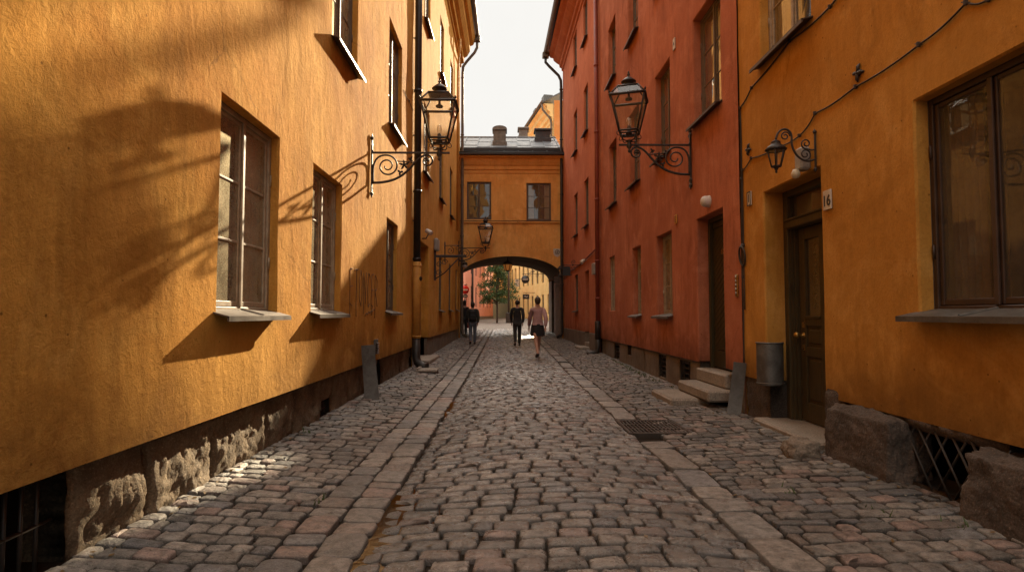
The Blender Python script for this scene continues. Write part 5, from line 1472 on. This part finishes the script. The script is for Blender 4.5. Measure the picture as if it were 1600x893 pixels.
def bracket_sign(name, label, y, zc, xs, kind, br=True):
    xw = FY.p.x + (y - FY.p.y) * (FY.u.x / FY.u.y)
    r = root_of(name, (xw, y, zc), label, 'sign')
    m = MB(); zb = zc + (.55 if kind == 'disc' else .42)
    m.tube([(xw, y, zb), (xs - .3, y, zb)], .03, 6); m.tube([(xs, y, zb), (xs, y, zc + .2)], .02, 5)
    if br:
        n = max(2, int((xw - xs) / .42))
        for i in range(n): m.tube([(a, y, z) for a, z in spiral(xs + .35 + i * .42, zb + (.2 if i % 2 else -.2), .17, .03, 0, 1.4, 22)], .022, 5)
        m.tube([(xw, y, zb + .5), (xw - .9, y, zb + .35), (xs + .2, y, zb)], .025, 6)
    m.build('bracket', M['iron'], r)
    m = MB(); t = MB(); b = None
    if kind == 'disc':
        m.lathe((xs, y + .03, zc), [(.40, 0), (.41, .03), (.40, .06), (0, .06)], 30, axis=(0, -1, 0)); o = m.build('disc', M['black_paint'], r)
        for i in range(7): t.box(xs - .28 + i * .08, xs - .225 + i * .08, y - .035, y - .031, zc - .035, zc + .035)
        t.build('lettering', M['plate_white'], o)
    elif kind == 'white':
        m.box(xs - .24, xs + .24, y - .03, y + .03, zc - .42, zc + .42, 0, None, .02); o = m.build('board', M['plate_white'], r)
        t.tube([(xs + .13 * math.cos(k * PI / 8), y - .034, zc - .12 + .15 * math.sin(k * PI / 8)) for k in range(17)], .025, 5); t.box(xs - .17, xs + .17, y - .036, y - .031, zc + .16, zc + .23); t.box(xs - .12, xs + .14, y - .036, y - .031, zc + .28, zc + .33)
        t.build('emblem', M['bronze'], o)
    else:
        m.box(xs - .36, xs + .36, y - .03, y + .03, zc - .26, zc + .26, 0, None, .02); o = m.build('board', M['black_paint'], r)
        t.tube([(xs - .2 + .1 * k, y - .034, zc + .05 * math.sin(k * 1.9)) for k in range(5)], .03, 5); t.build('emblem', M['plate_white'], o)
bracket_sign('shop_sign', 'round black shop sign on long scrolled bracket beyond the arch', 60, 4.72, 2.0, 'disc')
bracket_sign('shop_sign', 'upright white shop sign with dark emblem on the pale yellow facade', 70, 4.9, 1.36, 'white', False)
bracket_sign('shop_sign', 'small black rectangular sign with pale mark hanging low on the pale yellow facade', 64, 3.1, 2.2, 'rect', False)
r = root_of('street_pole', (.27, 50, .45), 'tall thin dark pole standing beyond the arch beside the tree', 'pole')
m = MB(); m.tube([(.27, 50, .40), (.27, 50, 7.5)], .075, 10); m.lathe((.27, 50, .42), [(.16, 0), (.16, .25), (.09, .35)], 12); m.build('post', M['bronze'], r)
m = MB(); m.box(.02, .55, 49.8, 50.2, .42, 1.35, 0, None, .03)
tag(m.build('street_cabinet', M['black_paint'], None, (.28, 50, .42)), 'dark street cabinet at the foot of the tall pole', 'cabinet')

def tree(x, y, z0, h, rad, ntw, nleaf):
    r = root_of('street_tree', (x, y, z0), 'small leafy green street tree standing beyond the arch', 'tree')
    random.seed(21); m = MB()
    top = z0 + h; tr = [(x + .03 * math.sin(i), y, z0 - .05 + (h * .8) * i / 8) for i in range(9)]
    m.tube(tr, [.085 - .006 * i for i in range(9)], 8)
    tips = []
    for i in range(ntw):
        t = random.uniform(.30, 1.0); b = Vector((x, y, z0 + h * .8 * t)); a = random.random() * 2 * PI
        rr = rad * random.uniform(.45, 1.1) * (1.25 - .85 * t) * (1 + .25 * math.sin(3 * a + 5 * t)); e = b + Vector((math.cos(a) * rr, math.sin(a) * rr, random.uniform(-.15, .55)))
        mid = (b + e) / 2 + Vector((0, 0, .18)); m.tube([b, mid, e], [.028, .018, .006], 5); tips += [e, e, (mid + e) / 2 + Vector((0, 0, .05))]
    m.build('trunk', M['bark'], r)
    L = MB()
    for _ in range(nleaf):
        t = random.choice(tips); p = t + Vector((random.gauss(0, .17), random.gauss(0, .17), random.gauss(0, .11)))
        if p.z < z0 + h * .26: continue
        s = random.uniform(.05, .10); n = Vector((random.gauss(0, 1), random.gauss(0, 1), random.gauss(.6, .8))).normalized(); u = n.orthogonal().normalized(); a = random.random() * 6.3
        u = Matrix.Rotation(a, 3, n) @ u; v = n.cross(u)
        L.add([p - u * s, p + v * s * .5, p + u * s, p - v * s * .5], [(0, 1, 2, 3)])
    L.build('crown', M['leaf'], r)
tree(-.75, 52, .46, 6.4, 1.75, 95, 7500)

# ================================================================== people
def skin_mesh(verts, edges, radii, sub=2, root=0):
    me = bpy.data.meshes.new('sk'); me.from_pydata(verts, edges, [])
    ob = bpy.data.objects.new('sk', me); COL.objects.link(ob)
    md = ob.modifiers.new('s', 'SKIN'); md.use_smooth_shade = True; md.branch_smoothing = .6
    for i, sv in enumerate(me.skin_vertices[0].data):
        rr = radii[i]; sv.radius = rr if isinstance(rr, tuple) else (rr, rr); sv.use_root = (i == root)
    sb = ob.modifiers.new('d', 'SUBSURF'); sb.levels = sub; sb.render_levels = sub
    dg = bpy.context.evaluated_depsgraph_get(); out = bpy.data.meshes.new_from_object(ob.evaluated_get(dg))
    V = [tuple(v.co) for v in out.vertices]; Fc = [tuple(p.vertices) for p in out.polygons]
    bpy.data.objects.remove(ob); bpy.data.meshes.remove(me); bpy.data.meshes.remove(out)
    return V, Fc

def person(x, y, h, face, label, step, top, legs, hair, hairlen, skirt=False, arm=(.25, -.2), bare=False, female=False, coat=.0, swing=1.):
    """one standing/walking figure; face = heading angle about z (0 looks along +y)"""
    z0 = prof_z(x, y) + .004; S = h / 1.72
    r = root_of('person', (x, y, z0), label, 'person')
    R = Matrix.Rotation(face, 3, 'Z')
    def W(p): q = R @ Vector((p[0] * S, p[1] * S, p[2] * S)); return (x + q.x, y + q.y, z0 + q.z)
    sw = .19 if not female else .165
    hp = .085
    # skeleton in body space: x right, y forward
    J = dict(pel=(0, 0, .94), sp=(0, .0, 1.08), ch=(0, .0, 1.28), nk0=(0, -.01, 1.43), nk=(0, .0, 1.50), hd0=(0, .015, 1.57), hd1=(0, .02, 1.645), hd2=(0, .012, 1.69))
    E = [('pel', 'sp'), ('sp', 'ch'), ('ch', 'nk0'), ('nk0', 'nk'), ('nk', 'hd0'), ('hd0', 'hd1'), ('hd1', 'hd2')]
    RA = dict(pel=(.155, .115) , sp=(.135, .10), ch=(.155, .115), nk0=(.085, .07), nk=(.052, .055), hd0=(.066, .078), hd1=(.074, .09), hd2=(.055, .065))
    if female: RA.update(sp=(.115, .09), ch=(.135, .105), pel=(.16, .12))
    for sg, nm in ((-1, 'l'), (1, 'r')):
        f = step * sg
        kx = .5 * f; lift = .05 if f < 0 else 0
        J['h' + nm] = (sg * hp, .0, .88); J['k' + nm] = (sg * hp * 1.02, .27 * f + (.06 if f < 0 else .02), .49); J['a' + nm] = (sg * hp, .52 * f - (.08 if f < 0 else 0), .085 + (.07 if f < 0 else 0)); J['t' + nm] = (sg * hp * 1.2, .52 * f + (.08 if f < 0 else .17), .035 + (.0 if f < 0 else .0)); J['e' + nm] = (sg * hp, .52 * f - (.1 if f < 0 else .03), .045 + (.06 if f < 0 else 0))
        E += [('pel', 'h' + nm), ('h' + nm, 'k' + nm), ('k' + nm, 'a' + nm), ('a' + nm, 't' + nm)]
        RA.update({'h' + nm: (.088, .092), 'k' + nm: .054, 'a' + nm: .037, 't' + nm: (.042, .026), 'e' + nm: .03})
        g = -f * swing
        J['s' + nm] = (sg * sw, -.005, 1.40); J['b' + nm] = (sg * (sw + .035), .22 * g - .04, 1.14); J['w' + nm] = (sg * (sw + .015), .42 * g + .08, .90); J['m' + nm] = (sg * (sw + .01), .45 * g + .10, .83)
        E += [('nk0', 's' + nm), ('s' + nm, 'b' + nm), ('b' + nm, 'w' + nm), ('w' + nm, 'm' + nm)]
        RA.update({'s' + nm: .058, 'b' + nm: .042, 'w' + nm: .027, 'm' + nm: (.036, .02)})
        for q in range(4):
            fx = (q - 1.5) * .018
            J[f'f{q}{nm}'] = (sg * (sw + .01), .46 * g + .10 + fx, .78 - .004 * abs(q - 1)); J[f'g{q}{nm}'] = (sg * (sw - .008), .46 * g + .11 + fx, .735 + .008 * abs(q - 1))
            E += [('m' + nm, f'f{q}{nm}'), (f'f{q}{nm}', f'g{q}{nm}')]; RA[f'f{q}{nm}'] = .0095; RA[f'g{q}{nm}'] = .008
        J['p' + nm] = (sg * (sw - .0), .45 * g + .145, .82); J['q' + nm] = (sg * (sw - .01), .45 * g + .155, .785); E += [('w' + nm, 'p' + nm), ('p' + nm, 'q' + nm)]; RA['p' + nm] = .012; RA['q' + nm] = .009
    # nose and ears keep the head readable from the side
    J['no'] = (0, .122, 1.60); E.append(('hd0', 'no')); RA['no'] = .011
    del J['el'], J['er']; RA.pop('el'); RA.pop('er')
    keys = list(J); ix = {k: i for i, k in enumerate(keys)}
    def build_skin(name, ks, scale, mat, over=None, sub=2):
        ed = [(ks.index(a), ks.index(b)) for a, b in E if a in ks and b in ks]
        rad = []
        for k in ks:
            v = (over or {}).get(k, RA[k]); v = v if isinstance(v, tuple) else (v, v); rad.append((v[0] * scale, v[1] * scale))
        V, Fc = skin_mesh([J[k] for k in ks], ed, rad, sub, 0)
        m = MB(); m.add([W(v) for v in V], Fc, 0, True); return m.build(name, M[mat], r)
    body = build_skin('body', keys, 1.0, 'skin')
    tops = ['sp', 'pel', 'ch', 'nk0'] + [a + n for n in 'lr' for a in 'sbw']
    wide = {'pel': (.185, .145), 'sp': (.165, .13), 'ch': (.178, .14), 'nk0': (.10, .085), 'sl': .082, 'sr': .082, 'bl': .066, 'br': .066, 'wl': .050, 'wr': .050}
    if female: wide.update(pel=(.19, .15), sp=(.16, .125), ch=(.165, .135))
    if coat: wide['pel'] = (.20, .16)
    build_skin('jacket', tops, 1.0, top, wide)
    if skirt:
        m = MB(); n = 18; prof = [(.145, .10, 1.02), (.185, .14, .92), (.205, .16, .78), (.215, .17, .62)]; vs = []
        for (a, b, z) in prof:
            for i in range(n): t = 2 * PI * i / n; vs.append(W((a * math.cos(t) * (1 + .05 * math.sin(5 * t)), b * math.sin(t) * (1 + .05 * math.cos(4 * t)), z)))
        m.add(vs, [(q * n + i, q * n + (i + 1) % n, (q + 1) * n + (i + 1) % n, (q + 1) * n + i) for q in range(3) for i in range(n)], 0, True); m.build('skirt', M[legs], r)
    else:
        build_skin('trousers', ['pel'] + [a + n for n in 'lr' for a in 'hka'], 1.0, legs, {'pel': (.165, .125), 'hl': .105, 'hr': .105, 'kl': .072, 'kr': .072, 'al': .058, 'ar': .058})
    for nm in 'lr':
        a, t = Vector(J['a' + nm]), Vector(J['t' + nm]); hl = a + Vector((0, -.05, -.045))
        V, Fc = skin_mesh([tuple(a), tuple(hl), tuple(t)], [(0, 1), (0, 2)], [(.046, .05), (.038, .036), (.048, .034)], 2, 0)
        m = MB(); m.add([W(v) for v in V], Fc, 0, True); m.build('shoe', M['shoe'], r)
    # hair as a cap that follows the skull, longer at the back if needed
    bm = bmesh.new(); bmesh.ops.create_icosphere(bm, subdivisions=3, radius=1); vs = []
    for v in bm.verts:
        p = v.co; f = 1 + .05 * mnoise.noise(p * 3)
        q = Vector((p.x * .088 * f, p.y * .106 * f - .012, p.z * .10 * f + 1.655))
        if p.y > .25 and p.z < .35: q.y = min(q.y, .055)
        if p.z < 0 and p.y < .3: q.z -= hairlen * min(1, -p.z * 1.3)
        if p.z < 0 and p.y >= .3: q.z += .05 * -p.z
        vs.append(W(q))
    bm.verts.index_update(); m = MB(); m.add(vs, [tuple(v.index for v in f.verts) for f in bm.faces], 0, True); bm.free()
    m.build('hair', M[hair], r)
    # face: eyes and mouth
    m = MB()
    for sg in (-1, 1): m.lathe(W((sg * .032, .098, 1.635)), [(.011 * S, -.004), (.011 * S, .004), (0, .006)], 8, axis=R @ Vector((0, 1, 0)))
    m.build('eye', M['black_paint'], r)
    return r, W
p1, W1 = person(.86, 16.0, 1.60, .12, 'person in a dusty pink jacket and short dark skirt striding up the lane', .85, 'cloth_pink', 'cloth_black', 'hair_brown', .03, True, female=True)
p2, W2 = person(.40, 20.4, 1.56, .02, 'person in black jacket and dark trousers walking beside the pink jacket', .38, 'cloth_black', 'cloth_grey', 'hair_dark', .0)
p3, W3 = person(-1.20, 21.8, 1.54, .06, 'person in olive jacket and blue grey jeans carrying a dark backpack', .30, 'cloth_olive', 'cloth_jeans', 'hair_dark', .05)
p4, W4 = person(-1.86, 26.9, 1.60, .1, 'person in black coat half hidden by the pipe at the arch holding a red bag', .22, 'cloth_black', 'cloth_grey', 'hair_dark', .06, female=True)
def backpack(W, label, mat='cloth_black'):
    r = root_of('backpack', W((0, -.16, 1.0)), label, 'backpack')
    m = MB(); m.box(-.15, .15, -.30, -.125, .98, 1.42, 0, lambda a, b, c: W((a, b, c)), .06); m.box(-.11, .11, -.345, -.30, 1.02, 1.22, 0, lambda a, b, c: W((a, b, c)), .02); m.build('pack', M[mat], r)
    m = MB()
    for sg in (-1, 1): m.tube([W(p) for p in ((sg * .10, -.13, 1.05), (sg * .17, .0, 1.12), (sg * .14, .15, 1.25), (sg * .11, .08, 1.44), (sg * .10, -.13, 1.42))], .014, 6)
    m.build('strap', M[mat], r)
backpack(W3, 'dark backpack worn by the person in olive jacket')
def bag(W, loc, label, mat):
    r = root_of('handbag', W(loc), label, 'bag')
    m = MB(); a, b, c = loc; m.box(a - .06, a + .06, b - .14, b + .14, c - .34, c - .08, 0, lambda p, q, s: W((p, q, s)), .03); m.build('body', M[mat], r)
    m = MB(); m.tube([W((a, b + .09 * math.cos(t * PI / 8), c - .09 + .12 * math.sin(t * PI / 8))) for t in range(9)], .010, 6); m.build('handle', M[mat], r)
bag(W4, (.20, .06, .74), 'red handbag held by the person at the arch pier', 'cloth_red')
# ================================================================== camera, sun, sky
cam_d = bpy.data.cameras.new('camera'); cam = bpy.data.objects.new('camera', cam_d); COL.objects.link(cam)
cam_d.sensor_width = 36; cam_d.lens = 930 / 1600 * 36; cam_d.clip_start = .05; cam_d.clip_end = 1000
pitch, yaw = math.atan(43.5 / 930), math.atan(10 / 930)
cam.location = (0, 0, 1.25); cam.rotation_euler = (PI / 2 + pitch, 0, -yaw); scene.camera = cam

SUN = Vector((.19, 1, .41)).normalized()
elev = math.asin(SUN.z); az = math.atan2(SUN.x, SUN.y)
sd = bpy.data.lights.new('sun', 'SUN'); so = bpy.data.objects.new('sun', sd); COL.objects.link(so)
sd.energy = 16; sd.angle = math.radians(.53); sd.color = (1, .82, .55)
so.rotation_euler = (-SUN).to_track_quat('-Z', 'Y').to_euler(); so.location = (10, 40, 30)
w = bpy.data.worlds.new('World'); scene.world = w; w.use_nodes = True
nt = w.node_tree; nt.nodes.clear()
o = nt.nodes.new('ShaderNodeOutputWorld'); bg = nt.nodes.new('ShaderNodeBackground'); sk = nt.nodes.new('ShaderNodeTexSky')
sk.sky_type = 'NISHITA'; sk.sun_disc = False; sk.sun_elevation = elev; sk.sun_rotation = az
sk.air_density = 1.0; sk.dust_density = 3.0; sk.ozone_density = 1.0
# thin bright veil of cloud over the Nishita sky: brightest overhead, a calm pale grey low down
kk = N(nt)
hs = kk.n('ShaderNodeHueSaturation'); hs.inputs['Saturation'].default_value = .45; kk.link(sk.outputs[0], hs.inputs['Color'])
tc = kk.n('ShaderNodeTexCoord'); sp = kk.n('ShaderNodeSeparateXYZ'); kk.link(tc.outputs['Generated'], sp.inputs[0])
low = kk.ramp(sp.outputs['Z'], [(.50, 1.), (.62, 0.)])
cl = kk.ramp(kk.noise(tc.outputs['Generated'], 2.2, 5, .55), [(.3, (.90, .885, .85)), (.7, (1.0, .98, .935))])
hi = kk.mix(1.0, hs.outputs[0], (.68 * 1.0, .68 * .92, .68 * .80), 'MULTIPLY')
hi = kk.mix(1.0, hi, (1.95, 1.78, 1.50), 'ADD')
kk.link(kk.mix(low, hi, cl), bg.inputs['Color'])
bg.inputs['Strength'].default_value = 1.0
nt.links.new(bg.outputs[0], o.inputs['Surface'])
scene.view_settings.view_transform = 'Standard'; scene.view_settings.look = 'None'; scene.view_settings.exposure = 0; scene.view_settings.gamma = 1
scene.render.engine = 'CYCLES'
scene.cycles.max_bounces = 8; scene.cycles.diffuse_bounces = 5; scene.cycles.transparent_max_bounces = 12; scene.cycles.glossy_bounces = 4
scene.cycles.use_denoising = True
